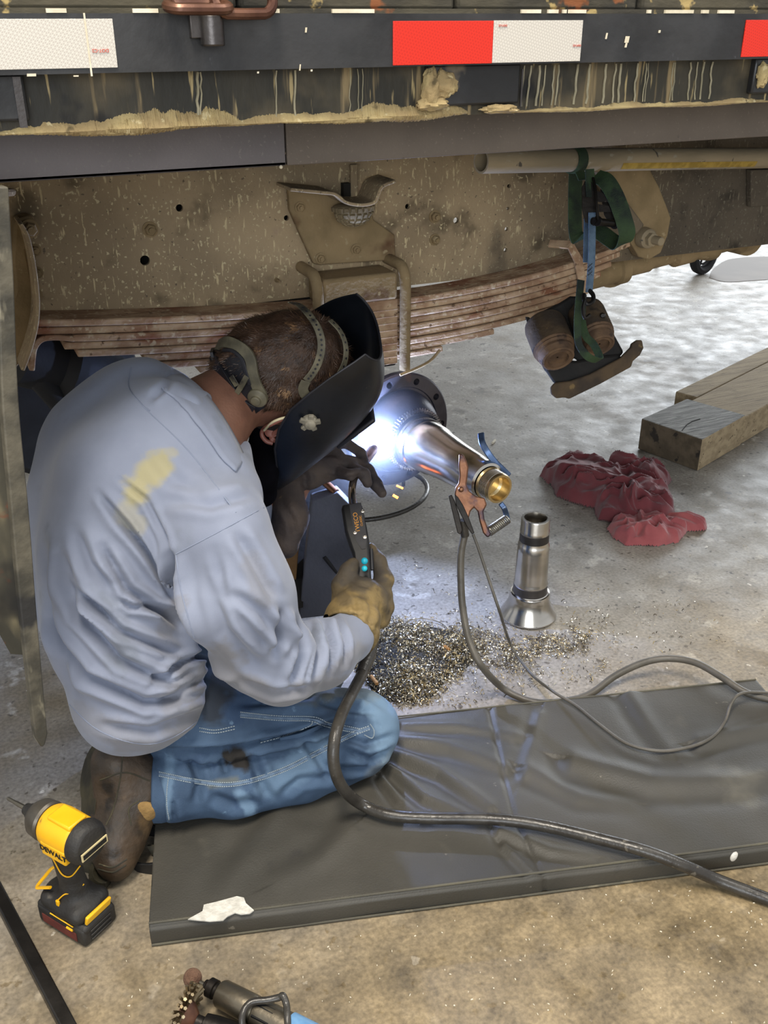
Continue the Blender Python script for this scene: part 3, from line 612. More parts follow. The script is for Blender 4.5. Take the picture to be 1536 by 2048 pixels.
# seam weld glow
# ============================================================ loose things around the truck
M('canvas_pad', '#393731', '#44413a', scale=4, rough=.55, rvar=.1, bump=.18, bscale=300, spots=[('#5a564b', 6, .6, .15), ('#6a655a', 40, .72, .04), ('#34322e', 9, .64, .1)])
M('canvas_pad_side', '#47443a', '#565243', scale=8, rough=.7, bump=.3, bscale=200, spots=[('#6d6654', 16, .62, .08), ('#222120', 14, .66, .06)])
M('foam_white', '#b9b6ac', '#d3d0c6', scale=60, rough=.9, bump=.4, bscale=200)
M('cable_rubber', '#2c2925', '#3b3833', scale=20, rough=.3, rvar=.08, bump=.2, bscale=120, spots=[('#5b564d', 40, .66, .06)])
M('cable_dusty', '#48443c', '#58534a', scale=20, rough=.45, bump=.2, bscale=120)
M('webbing_green', '#1d2e1b', '#2b4022', scale=30, rough=.8, bump=.4, bscale=400, spots=[('#0c1a12', 14, .55, .1)])
M('webbing_blue', '#3c5064', '#54697d', scale=40, rough=.8, bump=.4, bscale=500, spots=[('#2b4560', 20, .6, .1)])
M('black_metal_worn', '#191715', '#29241f', scale=20, rough=.45, metal=.6, bump=.2, spots=[('#7b746a', 50, .72, .03)])
M('caliper_iron', '#33291f', '#4d3d29', scale=18, rough=.85, bump=.6, bscale=80, spots=[('#17130f', 12, .58, .08), ('#6e5a38', 24, .64, .06)])
M('caliper_black', '#110f0d', '#1d1915', scale=20, rough=.8, bump=.4)
M('rust_piston', '#4b3828', '#664e37', scale=30, rough=.8, bump=.5, spots=[('#3b2b1f', 30, .6, .06)])
M('timber_grey', '#777570', '#989690', scale=14, rough=.85, bump=.8, bscale=60, stretch=(.6, 8, 3), spots=[('#3f3d3a', 18, .62, .05, (.5, 9, 3)), ('#b8b6ae', 20, .62, .05, (.5, 8, 3))])
M('timber_end', '#4b4132', '#5d5140', scale=26, rough=.9, bump=.8, bscale=70, spots=[('#2a241d', 20, .6, .06)])
M('timber_tan', '#8b7a5e', '#a3917266'[:7], scale=12, rough=.85, bump=.6, bscale=60, stretch=(.5, 6, 4), spots=[('#63543e', 16, .62, .06, (.5, 8, 4)), ('#4a3e2e', 5, .68, .04)])
M('rag_cloth', '#62292e', '#75363a', scale=10, rough=.95, bump=.35, bscale=400, sheen=.3, spots=[('#5a2a30', 7, .6, .12)])
M('rag_pink', '#8f474a', '#a15656', scale=10, rough=.95, bump=.35, bscale=400, sheen=.3, spots=[('#8a4448', 9, .6, .12)])
M('chip_bright', '#d6cfbd', '#ece6d6', scale=60, rough=.28, metal=1, bump=0)
M('chip_dark', '#3d362c', '#5a5042', scale=60, rough=.5, metal=.5, bump=0)
M('chip_tan', '#9b8a63', '#c0ac80', scale=60, rough=.45, metal=.5, bump=0)
M('swarf_dust', '#262420', '#3b372e', scale=40, rough=.8, bump=.9, bscale=200)
M('copper_clamp', '#74503c', '#916950', scale=20, rough=.4, metal=.8, bump=.2, spots=[('#4a3c40', 16, .56, .1)])
M('blued_clamp', '#3b4a63', '#5c7296', scale=24, rough=.35, metal=.8, bump=.1)
M('spring_steel', '#6d675b', '#8d8778', scale=20, rough=.35, metal=.9, bump=0)
M('jack_grey', '#474951', '#575962', scale=8, rough=.6, bump=.25, bscale=120, spots=[('#5b4f44', 10, .66, .07), ('#22242a', 14, .62, .07)])
M('jack_yellow', '#6a4a22', '#7c5a2c', scale=14, rough=.7, bump=.3)
M('tool_yellow', '#e0a508', '#f0b71a', scale=10, rough=.4, bump=.1, spots=[('#a87a10', 24, .68, .06)])
M('tool_black', '#1c1a18', '#2a2825', scale=20, rough=.6, bump=.25, bscale=200, spots=[('#4a453c', 24, .66, .07)])
M('tool_grey', '#57524a', '#6d675d', scale=20, rough=.4, metal=.7, bump=.1)
M('print_red', '#54201a', '#6a2c22', scale=40, rough=.7)
M('print_cream', '#c9b98a', None, bump=0); M('print_black', '#141210', None, bump=0); M('print_gold', '#c98a2a', None, bump=0, rough=.4)
M('bar_black', '#1d1b19', '#302d2a', scale=12, rough=.4, metal=.5, bump=.15, bscale=90)
M('grinder_alloy', '#5d5648', '#787061', scale=14, rough=.38, metal=.85, bump=.15, spots=[('#3d372d', 12, .6, .1)])
M('grinder_blue_light', '#4b7fae', '#86aed0', scale=14, rough=.35, bump=.1)  # blue light painted into the colour of the rear body
M('stone', '#5d4334', '#7a5d4a', scale=60, rough=.95, bump=1, bscale=300)
M('brush_wire', '#7b6a50', '#a8997c', scale=60, rough=.4, metal=.9, bump=.2)
M('butt_orange', '#a37440', '#b88850', scale=80, rough=.8)
M('black_plastic', '#0c0c0d', '#161617', scale=20, rough=.5, bump=.1)
M('puddle', '#4f4334', '#5d5040', scale=3, rough=.6, bump=.02, spec=.2)

# ---- kneeling pad
FL, BLc, BR = PZ(345, 1842, .05), PZ(321, 1478, .05), PZ(1510, 1355, .05)
pu = (BR - BLc); PL = pu.length; pu.normalize(); pv = Vector((-pu.y, pu.x, 0)); PW = (BLc - FL).dot(pv); FL = BLc - pv * PW
PAD = thing('kneeling_pad', (FL.x, FL.y, 0), 'long black vinyl mechanic\'s pad under the welder\'s knees, torn at one corner', 'pad')
def pad_mesh():
    nu = 420; sec = []
    hh = .048; r = .008
    for t in np.linspace(.003, hh - r, 6): sec.append((0 - .002 * math.sin(math.pi * t / hh), t))
    for a in np.linspace(180, 90, 5): sec.append((r + r * math.cos(math.radians(a)), hh - r + r * math.sin(math.radians(a))))
    for v in np.linspace(r, PW - r, 190)[1:-1]: sec.append((v, hh))
    for a in np.linspace(90, 0, 5): sec.append((PW - r + r * math.cos(math.radians(a)), hh - r + r * math.sin(math.radians(a))))
    for t in np.linspace(hh - r, .003, 6): sec.append((PW, t))
    S = np.array(sec); U = np.linspace(0, PL, nu); m = len(S)
    P = np.zeros((nu, m, 3)); f, u_, v_ = np.array(FL), np.array(pu), np.array(pv); f[2] = 0
    P[:] = f + U[:, None, None] * u_ + S[None, :, 0:1] * v_; P[..., 2] = S[None, :, 1]
    top = np.clip((S[:, 1] - .03) / .018, 0, 1)[None]
    X, Y, _ = proj(P.reshape(-1, 3)); X = X.reshape(nu, m); Y = Y.reshape(nu, m)
    z = np.zeros((nu, m))
    # folds pulled from the knee, then slack waves
    for pts, w, a in (([(800, 1470), (900, 1490), (1010, 1530)], 13, .007), ([(790, 1500), (880, 1540), (980, 1610)], 12, .008), ([(780, 1530), (850, 1590), (960, 1640)], 11, .006), ([(805, 1450), (920, 1450), (1040, 1470)], 10, .005),
                      ([(765, 1550), (800, 1600), (850, 1640)], 9, .004), ([(1150, 1520), (1300, 1560), (1480, 1560), (1560, 1540)], 22, .006), ([(1060, 1540), (1160, 1590), (1260, 1600)], 16, .004), ([(1260, 1390), (1300, 1450), (1340, 1500)], 16, .004),
                      ([(560, 1620), (520, 1680), (440, 1790)], 24, .004), ([(700, 1660), (640, 1720), (560, 1760)], 22, .004), ([(1010, 1690), (1060, 1740), (1088, 1790)], 9, .003), ([(1400, 1480), (1500, 1460), (1560, 1450)], 14, .004), ([(1080, 1430), (1060, 1500), (1040, 1560)], 12, .003), ([(1000, 1660), (1100, 1700), (1180, 1710)], 10, .003)):
        d, s, t = segdist(X, Y, pts); tap = np.clip(1.15 - t * .8, .15, 1); z += 1.45 * a * tap * (np.exp(-(d / w) ** 2) - .8 * np.exp(-((d - 1.7 * w) / w) ** 2) * (s > 0))
    # seam where the pad folds
    d, s, t = segdist(X, Y, [(975, 1400), (1010, 1560), (1030, 1640), (1088, 1755), (1088, 1800)]); z -= .004 * np.exp(-(d / 5) ** 2)
    n = fbm(P.reshape(-1, 3) * 6, 3, 4).reshape(nu, m) - .5; z += .007 * n
    # knee weight
    d = np.hypot(X - 740, (Y - 1500) * 1.2); z -= .006 * np.exp(-(d / 120) ** 2)
    P[..., 2] += z * top
    side = (1 - top) * (fbm(P.reshape(-1, 3) * 9, 2, 9).reshape(nu, m) - .5) * .005; P += side[..., None] * v_
    d, s, t = segdist(X, Y, [(1088, 1755), (1090, 1800)]); P += ((1 - top) * .004 * np.exp(-(d / 4) ** 2))[..., None] * v_
    V = P.reshape(-1, 3); i, j = np.meshgrid(np.arange(nu - 1), np.arange(m - 1), indexing='ij'); a = (i * m + j).ravel(); Q = np.stack([a, a + m, a + m + 1, a + 1], 1)
    cap = [[0] * 0]
    # ends: fans of quads straight across
    e = []
    for base, fl in ((0, 1), ((nu - 1) * m, 0)):
        for k in range(m // 2 - 1):
            q = [base + k, base + k + 1, base + m - 2 - k, base + m - 1 - k]; e.append(q if fl else q[::-1])
    return V, np.concatenate([Q, np.array(e)])
Vp, Qp = pad_mesh(); nobj('cover', Vp, Qp, MATS['canvas_pad'], PAD)
hem = [FL + pu * t + pv * .004 + Vector((0, 0, .0485 - .05 - .0)) for t in np.linspace(0, PL, 30)]
hem = [Vector((p.x, p.y, .0475)) for p in hem]
obj('hem_piping', tube(hem, .0022, 8), MATS['canvas_pad_side'], PAD)
obj('hem_piping', tube([Vector((p.x, p.y, .004)) - pv * .002 - pv * .004 for p in hem], .002, 8), MATS['canvas_pad_side'], PAD)
obj('hem_piping', tube([Vector((p.x, p.y, .0475)) + pv * (PW - .008) for p in hem], .0018, 8), MATS['canvas_pad_side'], PAD)
fo = [(376, 1840), (405, 1824), (408, 1811), (430, 1806), (452, 1800), (474, 1794), (488, 1797), (492, 1808), (508, 1822), (500, 1828), (482, 1830), (470, 1827), (455, 1834), (446, 1842), (420, 1844)]
obj('exposed_foam', prism([PZ(x, y, .0485) for x, y in fo], (0, 0, .0022)), MATS['foam_white'], PAD, smooth=False, label='white foam showing through the torn cover')
a = PZ(1468, 1712, .03); obj('foam_tear', ball(PY(1468, 1713, (FL + pu * 1.13).y - .01), .008, 6, (1, .4, 1.3)), MATS['foam_white'], PAD)
hp = cr([PZ(334, 1668, .03), PZ(292, 1660, .02), PZ(268, 1680, .012), PZ(268, 1728, .008), PZ(296, 1738, .010), PZ(340, 1730, .02)], 6)
obj('carry_handle', strip(hp, (0, 0, 1), .026, .005), MATS['black_plastic'], PAD, bevel=.001, label='black webbing carry handle')
obj('handle_patch', strip([PZ(334, 1700, .035), PZ(300, 1700, .012)], (0, 0, 1), .02, .004), MATS['canvas_pad_side'], PAD)

# ---- steel pipe lashed under the bed
pa, pb = PD(962, 322, 1.90), PD(1536, 316, 2.36); pd_ = (pb - pa).normalized(); Lp = (pb - pa).length + .5
R0 = .0235; PIPE = thing('steel_pipe', pa, 'long dusty steel pipe lashed along the truck frame, its open end showing', 'pipe')
obj('pipe_wall', lathe(pa, pd_, [(.05, R0 * .82), (0, R0 * .82), (0, R0), (Lp, R0), (Lp, R0 * .8)], 40, False, False), MATS['pipe_steel'], PIPE)
obj('pipe_bore', lathe(pa + pd_ * .0, pd_, [(.045, R0 * .81), (.046, .001)], 30, False, False), MATS['dark_under'], PIPE)
M('yellow_mark', '#8a7128', '#a5893a', scale=60, rough=.8)
um = (ray(1250, 290)).cross(pd_).normalized(); upv = pd_.cross(um).normalized();
if upv.z < 0: upv = -upv
sv = pd_.cross(upv).normalized(); sv = sv if sv.y < 0 else -sv
Vv, Ff = [], []
for i in range(13):
    for j in range(5):
        a = math.radians(38 + 9 * j); s = .37 + .45 * i / 12
        if 0: pass
        Vv.append(pa + pd_ * s + (sv * math.cos(a) + upv * math.sin(a)) * (R0 + .0006))
for i in range(12):
    for j in range(4): Ff.append((i * 5 + j, i * 5 + 5 + j, i * 5 + 6 + j, i * 5 + 1 + j))
obj('paint_stripe', (Vv, Ff), MATS['yellow_mark'], PIPE, label='worn yellow paint stripe')

# ---- ratchet strap
st0 = PD(1178, 330, 2.0); tS = ((st0 - pa).dot(pd_)); ctr_ = pa + pd_ * tS
STR = thing('ratchet_strap', ctr_, 'green and blue ratchet strap looped over the steel pipe and holding the brake caliper', 'strap')
loop = [ctr_ + (sv * math.cos(a) + upv * math.sin(a)) * (R0 + .0025) for a in np.linspace(-math.pi * .55, math.pi * 1.2, 22)]
obj('pipe_loop', strip(loop + [PD(1166, 360, 2.03)], pd_, .026, .0022), MATS['webbing_green'], STR)
Dn = lambda pts: [PD(*p) for p in pts]
obj('front_web', strip(cr(Dn([(1179, 338, 1.95), (1180, 360, 1.955), (1182, 395, 1.955)]), 5), pd_, .024, .002), MATS['webbing_green'], STR)
obj('rear_web', strip(cr(Dn([(1152, 335, 2.08), (1150, 400, 2.09), (1152, 470, 2.10), (1168, 476, 2.12)]), 6), (1, 0, 0), .034, .002), MATS['webbing_green'], STR)
obj('slack_loop', strip(cr(Dn([(1190, 352, 2.0), (1212, 362, 1.98), (1232, 395, 1.97), (1248, 440, 1.97), (1254, 470, 1.98), (1240, 490, 2.0), (1222, 480, 2.03), (1196, 462, 2.05), (1178, 460, 2.06)]), 6), [Vector((.55, -.2, .35))] * 49, .034, .002), MATS['webbing_green'], STR)
# ratchet: two side plates, spindle, handle, pawl bar
rb, rtv, ruv = -ray(1195, 400).normalized(), _r, _u
def cplate(poly, D, th): P_ = [PD(x, y, D) for x, y in poly]; return prism(P_, rb * -th)
obj('ratchet_plate', cplate([(1163, 375), (1170, 362), (1180, 358), (1188, 372), (1194, 420), (1198, 446), (1186, 452), (1170, 445), (1164, 420)], 1.955, .004), MATS['black_metal_worn'], STR, bevel=.001)
obj('ratchet_plate', cplate([(1200, 378), (1212, 384), (1224, 420), (1232, 446), (1222, 452), (1208, 430)], 1.99, .004), MATS['black_metal_worn'], STR, bevel=.001)
obj('ratchet_handle', join(tube(cr(Dn([(1186, 356, 1.955), (1191, 380, 1.945), (1193, 410, 1.94), (1197, 440, 1.94)]), 5), .003, 8), cplate([(1188, 380), (1206, 386), (1216, 404), (1196, 404)], 1.96, .012), cplate([(1196, 408), (1218, 412), (1222, 424), (1198, 424)], 1.96, .008)), MATS['black_metal_worn'], STR)
obj('ratchet_spindle', join(tube(Dn([(1186, 442, 1.945), (1232, 448, 1.985)]), .0075, 12), lathe(PD(1194, 442, 1.94), PD(1232, 448, 1.985) - PD(1194, 442, 1.94), [(0, .010), (.003, .010)], 16), lathe(PD(1229, 448, 1.98), PD(1232, 448, 1.985) - PD(1194, 442, 1.94), [(0, .010), (.003, .010)], 16)), MATS['black_metal_worn'], STR)
obj('blue_web', strip(cr(Dn([(1184, 425, 1.95), (1184, 470, 1.96), (1183, 520, 1.97), (1180, 560, 1.98), (1178, 584, 1.99)]), 6), (1, 0, 0), .0165, .002), MATS['webbing_blue'], STR)
obj('blue_web', strip(cr(Dn([(1173, 430, 1.975), (1172, 480, 1.985), (1171, 525, 1.99)]), 6), (1, 0, 0), .011, .002), MATS['webbing_blue'], STR)
zz = []
for k in range(3):
    for s_ in (-1, 1): zz.append(tube(Dn([(1180 - 4.5 * s_, 527 + 8 * k, 1.965), (1180 + 4.5 * s_, 535 + 8 * k, 1.965)]), .0007, 5))
obj('box_stitching', join(*zz), MATS['black_plastic'], STR)['kind'] = 'stuff'
obj('hook', join(tube(cr(Dn([(1178, 580, 1.99), (1186, 590, 1.985), (1186, 602, 1.98), (1176, 608, 1.98), (1168, 600, 1.98), (1168, 588, 1.985)]), 5), .0045, 8), tube(cr(Dn([(1170, 600, 1.975), (1166, 618, 1.975), (1170, 636, 1.975), (1180, 630, 1.98)]), 5), .004, 8)), MATS['black_metal_worn'], STR)
obj('hanging_web', strip(cr(Dn([(1162, 560, 2.0), (1158, 600, 2.0), (1155, 640, 2.0), (1156, 680, 2.0), (1164, 700, 2.0), (1180, 716, 2.0), (1200, 719, 2.02), (1188, 690, 2.05), (1172, 672, 2.05), (1164, 640, 2.05), (1166, 590, 2.05)]), 6), [Vector((1, 0, .2))] * 25 + [Vector((.6, -.5, .6))] * 36, .016, .002), MATS['webbing_green'], STR)

# ---- brake caliper hanging from the strap
CAL = thing('brake_caliper', PD(1165, 700, 2.15), 'rusty twin-piston brake caliper hanging in the ratchet strap', 'caliper')
Dc = 2.13; nb = -ray(1165, 700).normalized()
def cp(name, poly, D, th, mat, bev=.006, **k): return obj(name, prism([PD(x, y, D) for x, y in poly], -nb * th), MATS[mat], CAL, bevel=bev, **k)
cp('caliper_body', [(1053, 642), (1080, 624), (1118, 606), (1140, 592), (1188, 594), (1205, 612), (1222, 658), (1248, 705), (1230, 722), (1190, 726), (1160, 730), (1150, 716), (1110, 720), (1108, 762), (1088, 740), (1068, 700), (1062, 668)], Dc + .03, .07, 'caliper_black')
ax1 = (nb * .55 - _u * .75 + _r * .32).normalized()
for (x, y, r, sh_) in ((1088, 648, .046, 0), (1170, 622, .041, 0)):
    o_ = PD(x, y, Dc + .02)
    obj('cylinder_bore', lathe(o_, ax1, [(-.01, r * .7), (0, r * .95), (.01, r), (.07, r)], 32), MATS['caliper_iron'], CAL)
    obj('piston_boot', lathe(o_, ax1, [(.069, r * .98), (.072, r * 1.0), (.075, r * .9), (.079, r * .96), (.083, r * .86), (.09, r * .88), (.097, r * .8), (.104, r * .78), (.106, r * .7), (.104, r * .62)], 32, False, False), MATS['rust_piston'], CAL)
    obj('piston', lathe(o_, ax1, [(.09, r * .64), (.104, r * .62), (.105, r * .5), (.099, r * .47), (.099, .002)], 28, False, False), MATS['rust_piston'], CAL)
cp('carrier_bar', [(1100, 775), (1108, 766), (1140, 762), (1180, 748), (1240, 716), (1262, 694), (1262, 688), (1274, 680), (1284, 680), (1287, 696), (1280, 710), (1266, 722), (1262, 734), (1200, 768), (1138, 798), (1128, 795), (1112, 797), (1101, 788)], Dc, .05, 'caliper_iron', .008)
cp('carrier_web', [(1080, 700), (1110, 716), (1150, 722), (1200, 712), (1240, 708), (1244, 724), (1190, 752), (1130, 768), (1108, 768), (1092, 744)], Dc + .02, .03, 'caliper_black')
cp('caliper_fin', [(1050, 633), (1058, 634), (1066, 650), (1056, 652)], Dc + .02, .02, 'caliper_black', .002)
obj('bleed_nipple', join(lathe(PD(1205, 632, 2.10), nb, [(-.02, .008), (.012, .007), (.02, .004)], 8)), MATS['black_metal_worn'], CAL)

# ---- timbers on the floor
def timber(name, corners, z, mat_top, mat_side, mat_end, label, seam=False, group=None):
    """corners: pixel positions of the four top corners at height z, first edge is the cut end"""
    P_ = [Vector((q[0], q[1], z)) if len(q) == 3 else PZ(q[0], q[1], z) for q in corners]; c = sum(P_, Vector()) / 4
    t = thing(name, (c.x, c.y, 0), label, 'timber', group)
    md = prism([Vector((p.x, p.y, .001)) for p in P_], (0, 0, z - .001))
    o = obj('beam', md, [MATS[mat_side], MATS[mat_top], MATS[mat_end]], t, smooth=False, bevel=.004)
    for pl in o.data.polygons:
        if abs(pl.normal.z) > .7: pl.material_index = 1
        else:
            e = (P_[1] - P_[0]).normalized()
            if abs(pl.normal.dot(e)) < .3: pl.material_index = 2 if (Vector(pl.center) + WL[o.name] - (P_[0] + P_[1]) / 2).length < (Vector(pl.center) + WL[o.name] - (P_[2] + P_[3]) / 2).length else 0
    return t, P_
t1, Pq = timber('timber_block', [(1283, 837), (1405, 879), (1492, 830), (1374, 797)], .115, 'timber_grey', 'timber_tan', 'timber_end', 'short weathered timber block with grey cracked top, nearest the red rags')
ck = [PZ(x, y, .1155) for x, y in ((1364, 861), (1373, 850), (1384, 843), (1400, 838))]
obj('drying_crack', tube(ck, .0016, 6), MATS['dark_under'], t1)
td_ = (Pq[2] - Pq[1]).normalized(); tp_ = (Pq[3] - Pq[2]).normalized(); w_ = (Pq[3] - Pq[2]).length
wv = lambda a, b: tuple(Pq[2] + td_ * a + tp_ * b)
t2, _ = timber('timber_plank', [wv(.10, w_ + .012), wv(.10, w_ + .10), wv(1.2, w_ + .10), wv(1.2, w_ + .012)], .09, 'timber_tan', 'timber_tan', 'timber_tan', 'tan timber lying along the far side of the other tan timber')
t3, Pk = timber('timber_plank', [wv(.006, w_ * .96), wv(.006, .004), wv(1.1, .004), wv(1.1, w_ * .96)], .105, 'timber_tan', 'timber_tan', 'timber_tan', 'tan timber butted against the far end of the grey-topped block')
# seams in its near side: grooves
# ---- distant wheel and puddle
cw = PZ(1403, 548, 0); WH = thing('spare_wheel', cw, 'small black wheel standing on the bright floor far behind the frame', 'wheel')
wa = Vector((.35, -1, 0)).normalized(); wc = cw + Vector((0, 0, .135))
obj('tyre', lathe(wc, wa, [(-.02, .095), (-.028, .11), (-.022, .13), (0, .135), (.022, .13), (.028, .11), (.02, .095), (-.02, .095)], 44, False, False), MATS['tyre'], WH)
obj('rim', join(torus(wc, wa, .075, .006, 36, 8), torus(wc, wa, .092, .006, 36, 8), *[tube([wc, wc + (Vector((0, 0, 1)) * math.cos(a) + wa.cross(Vector((0, 0, 1))) * math.sin(a)) * .09], .006, 8) for a in (math.radians(36), math.radians(156), math.radians(276))], lathe(wc - wa * .02, wa, [(0, .018), (.04, .018)], 16)), MATS['tyre'], WH)
obj('axle_stub', tube([wc - wa * .02, wc - wa * .3, wc - wa * .3 - Vector((0, 0, .13))], .012, 10), MATS['tyre'], WH)
pp = [PZ(x, y, 0) for x, y in ((1418, 556), (1425, 540), (1450, 522), (1480, 516), (1520, 514), (1580, 516), (1600, 540), (1560, 556), (1500, 562), (1450, 564))]
pw_ = obj('puddle', prism([p + Vector((0, 0, .0005)) for p in cr(pp + [pp[0]], 4)[:-1]], (0, 0, .0015)), MATS['puddle']); tag(pw_, 'shallow brown puddle on the bright floor beyond the frame', 'puddle')

# ---- red shop rags
def rag(outline, hmax, seed, mat, label, folds=(), res=.0028):
    P_ = [PZ(x, y, 0) for x, y in outline]; xs = [p.x for p in P_]; ys = [p.y for p in P_]
    gx = np.arange(min(xs) - .01, max(xs) + .01, res); gy = np.arange(min(ys) - .01, max(ys) + .01, res); X, Y = np.meshgrid(gx, gy, indexing='ij')
    # signed distance inside the outline
    poly = [(p.x, p.y) for p in P_] + [(P_[0].x, P_[0].y)]; d, _, _ = segdist(X, Y, poly)
    ins = np.zeros(X.shape, bool)
    for i in range(len(poly) - 1):
        (x1, y1), (x2, y2) = poly[i], poly[i + 1]
        c = ((y1 > Y) != (y2 > Y)) & (X < (x2 - x1) * (Y - y1) / (y2 - y1 + 1e-12) + x1); ins ^= c
    P3 = np.stack([X, Y, 0 * X], -1)
    wob = (fbm(P3 * 18, 2, seed) - .5) * .03; dd = d * np.where(ins, 1, -1) + wob * .5; keep = dd > 0
    wx = (fbm(P3 * 9, 2, seed + 5) - .5) * .16; wy = (fbm(P3 * 9, 2, seed + 8) - .5) * .16; W = P3 + np.stack([wx, wy, 0 * wx], -1)
    rot = np.array([[.8, .6, 0], [-.6, .8, 0], [0, 0, 1]]); n1 = vnoise(W @ rot * np.array([16, 34, 1]), seed + 1); n2 = vnoise(W * np.array([34, 22, 1]), seed + 2); n3 = vnoise(W * 60, seed + 3)
    ridge = (1 - np.abs(2 * n1 - 1)) ** 1.6 * .6 + (1 - np.abs(2 * n2 - 1)) ** 1.8 * .4
    edge = np.clip(dd / .05, 0, 1); edge = np.sqrt(1 - (1 - edge) ** 2) * np.clip(dd / .010, 0, 1) ** .8
    Z = edge * hmax * (.34 + .62 * ridge + .08 * n3) + .001
    PX_, PY__, _ = proj(np.stack([X, Y, Z], -1).reshape(-1, 3)); PX_ = PX_.reshape(X.shape); PY__ = PY__.reshape(X.shape)
    for pts, w, a in folds:
        q, s, t = segdist(PX_, PY__, pts); Z += edge * a * np.exp(-(q / w) ** 2)
    sx = np.gradient(Z, res, axis=0); sy = np.gradient(Z, res, axis=1)
    Xo = X + .006 * np.sin(W[..., 1] * 60 + seed) * edge; Yo = Y + .006 * np.sin(W[..., 0] * 60) * edge
    idx = -np.ones(X.shape, int); idx[keep] = np.arange(keep.sum()); V = np.stack([Xo[keep], Yo[keep], Z[keep]], 1)
    q = np.stack([idx[:-1, :-1], idx[1:, :-1], idx[1:, 1:], idx[:-1, 1:]], -1).reshape(-1, 4); q = q[(q >= 0).all(1)]
    # thickness: underside copy just below
    V2 = V.copy(); V2[:, 2] = np.maximum(V2[:, 2] - .003, .0004); n = len(V); Q = np.concatenate([q, q[:, ::-1] + n])
    # stitch borders
    ed = {}
    for f in q:
        for k in range(4):
            e = (int(f[k]), int(f[(k + 1) % 4])); ed[e] = 1
    b = [[e[1], e[0], e[0] + n, e[1] + n] for e in ed if (e[1], e[0]) not in ed]
    o = nobj('shop_rag', np.concatenate([V, V2]), np.concatenate([Q, np.array(b)]), MATS[mat]); tag(o, label, 'rag', 'red shop rags on the floor')
    return o
rag([(1210, 940), (1218, 926), (1260, 932), (1300, 938), (1330, 948), (1345, 962), (1335, 975), (1330, 985), (1290, 975), (1240, 955)], .070, 11, 'rag_cloth', 'small dark red rag lying farthest from the camera, nearest the timbers')
rag([(1078, 952), (1110, 936), (1150, 926), (1200, 940), (1250, 955), (1300, 968), (1345, 1000), (1352, 1030), (1330, 1050), (1250, 1050), (1196, 1042), (1186, 1020), (1160, 1012), (1110, 994), (1100, 972)], .075, 23, 'rag_cloth', 'long crumpled dark red rag in the middle of the heap', folds=[([(1120, 935), (1200, 950), (1270, 985)], 12, .02), ([(1200, 990), (1240, 975), (1290, 1000)], 10, .02)])
rag([(1211, 1058), (1230, 1040), (1262, 1036), (1290, 1030), (1330, 1040), (1375, 1030), (1416, 1050), (1410, 1062), (1374, 1064), (1360, 1085), (1310, 1094), (1250, 1092), (1225, 1078)], .05, 37, 'rag_pink', 'pinkish-red rag spread nearest the camera, with a rolled edge', folds=[([(1320, 1040), (1330, 1060), (1335, 1080)], 7, .012), ([(1260, 1060), (1290, 1050), (1320, 1040)], 8, .012)])

# ---- second spindle standing on its flange
so = PZ(1080, 1252, 0) + Vector((.0, .055, .0)); SPD = thing('axle_spindle', so, 'spare machined steel axle spindle standing upright on the swarf', 'spindle')
zz0 = .001
obj('flared_foot', lathe(so, (0, 0, 1), [(zz0, .066), (.004, .070), (.008, .0705), (.030, .058), (.045, .052), (.052, .0505)], 64), MATS['bright_steel'], SPD)
obj('collar', lathe(so, (0, 0, 1), [(.052, .0505), (.066, .050), (.070, .0485), (.071, .045), (.073, .0435)], 64, False, False), MATS['bright_steel'], SPD)
obj('dark_band', lathe(so, (0, 0, 1), [(.073, .0432), (.094, .0418), (.095, .0405)], 64, False, False), MATS['dark_steel'], SPD)
obj('journal', lathe(so, (0, 0, 1), [(.095, .0405), (.096, .042), (.100, .042), (.104, .0405), (.108, .0405), (.19, .0388), (.205, .0385), (.207, .0375), (.217, .036)], 64, False, False), MATS['bright_steel'], SPD)
obj('dark_band', lathe(so, (0, 0, 1), [(.217, .0358), (.236, .0352), (.2365, .034)], 64, False, False), MATS['dark_steel'], SPD)
obj('threaded_nose', lathe(so, (0, 0, 1), [(.2365, .034), (.238, .0355), (.246, .0355), (.248, .0345), (.274, .0345), (.277, .033), (.277, .0275), (.272, .0265), (.255, .0255), (.23, .025), (.23, .001)], 64, False, False), MATS['bright_steel'], SPD)

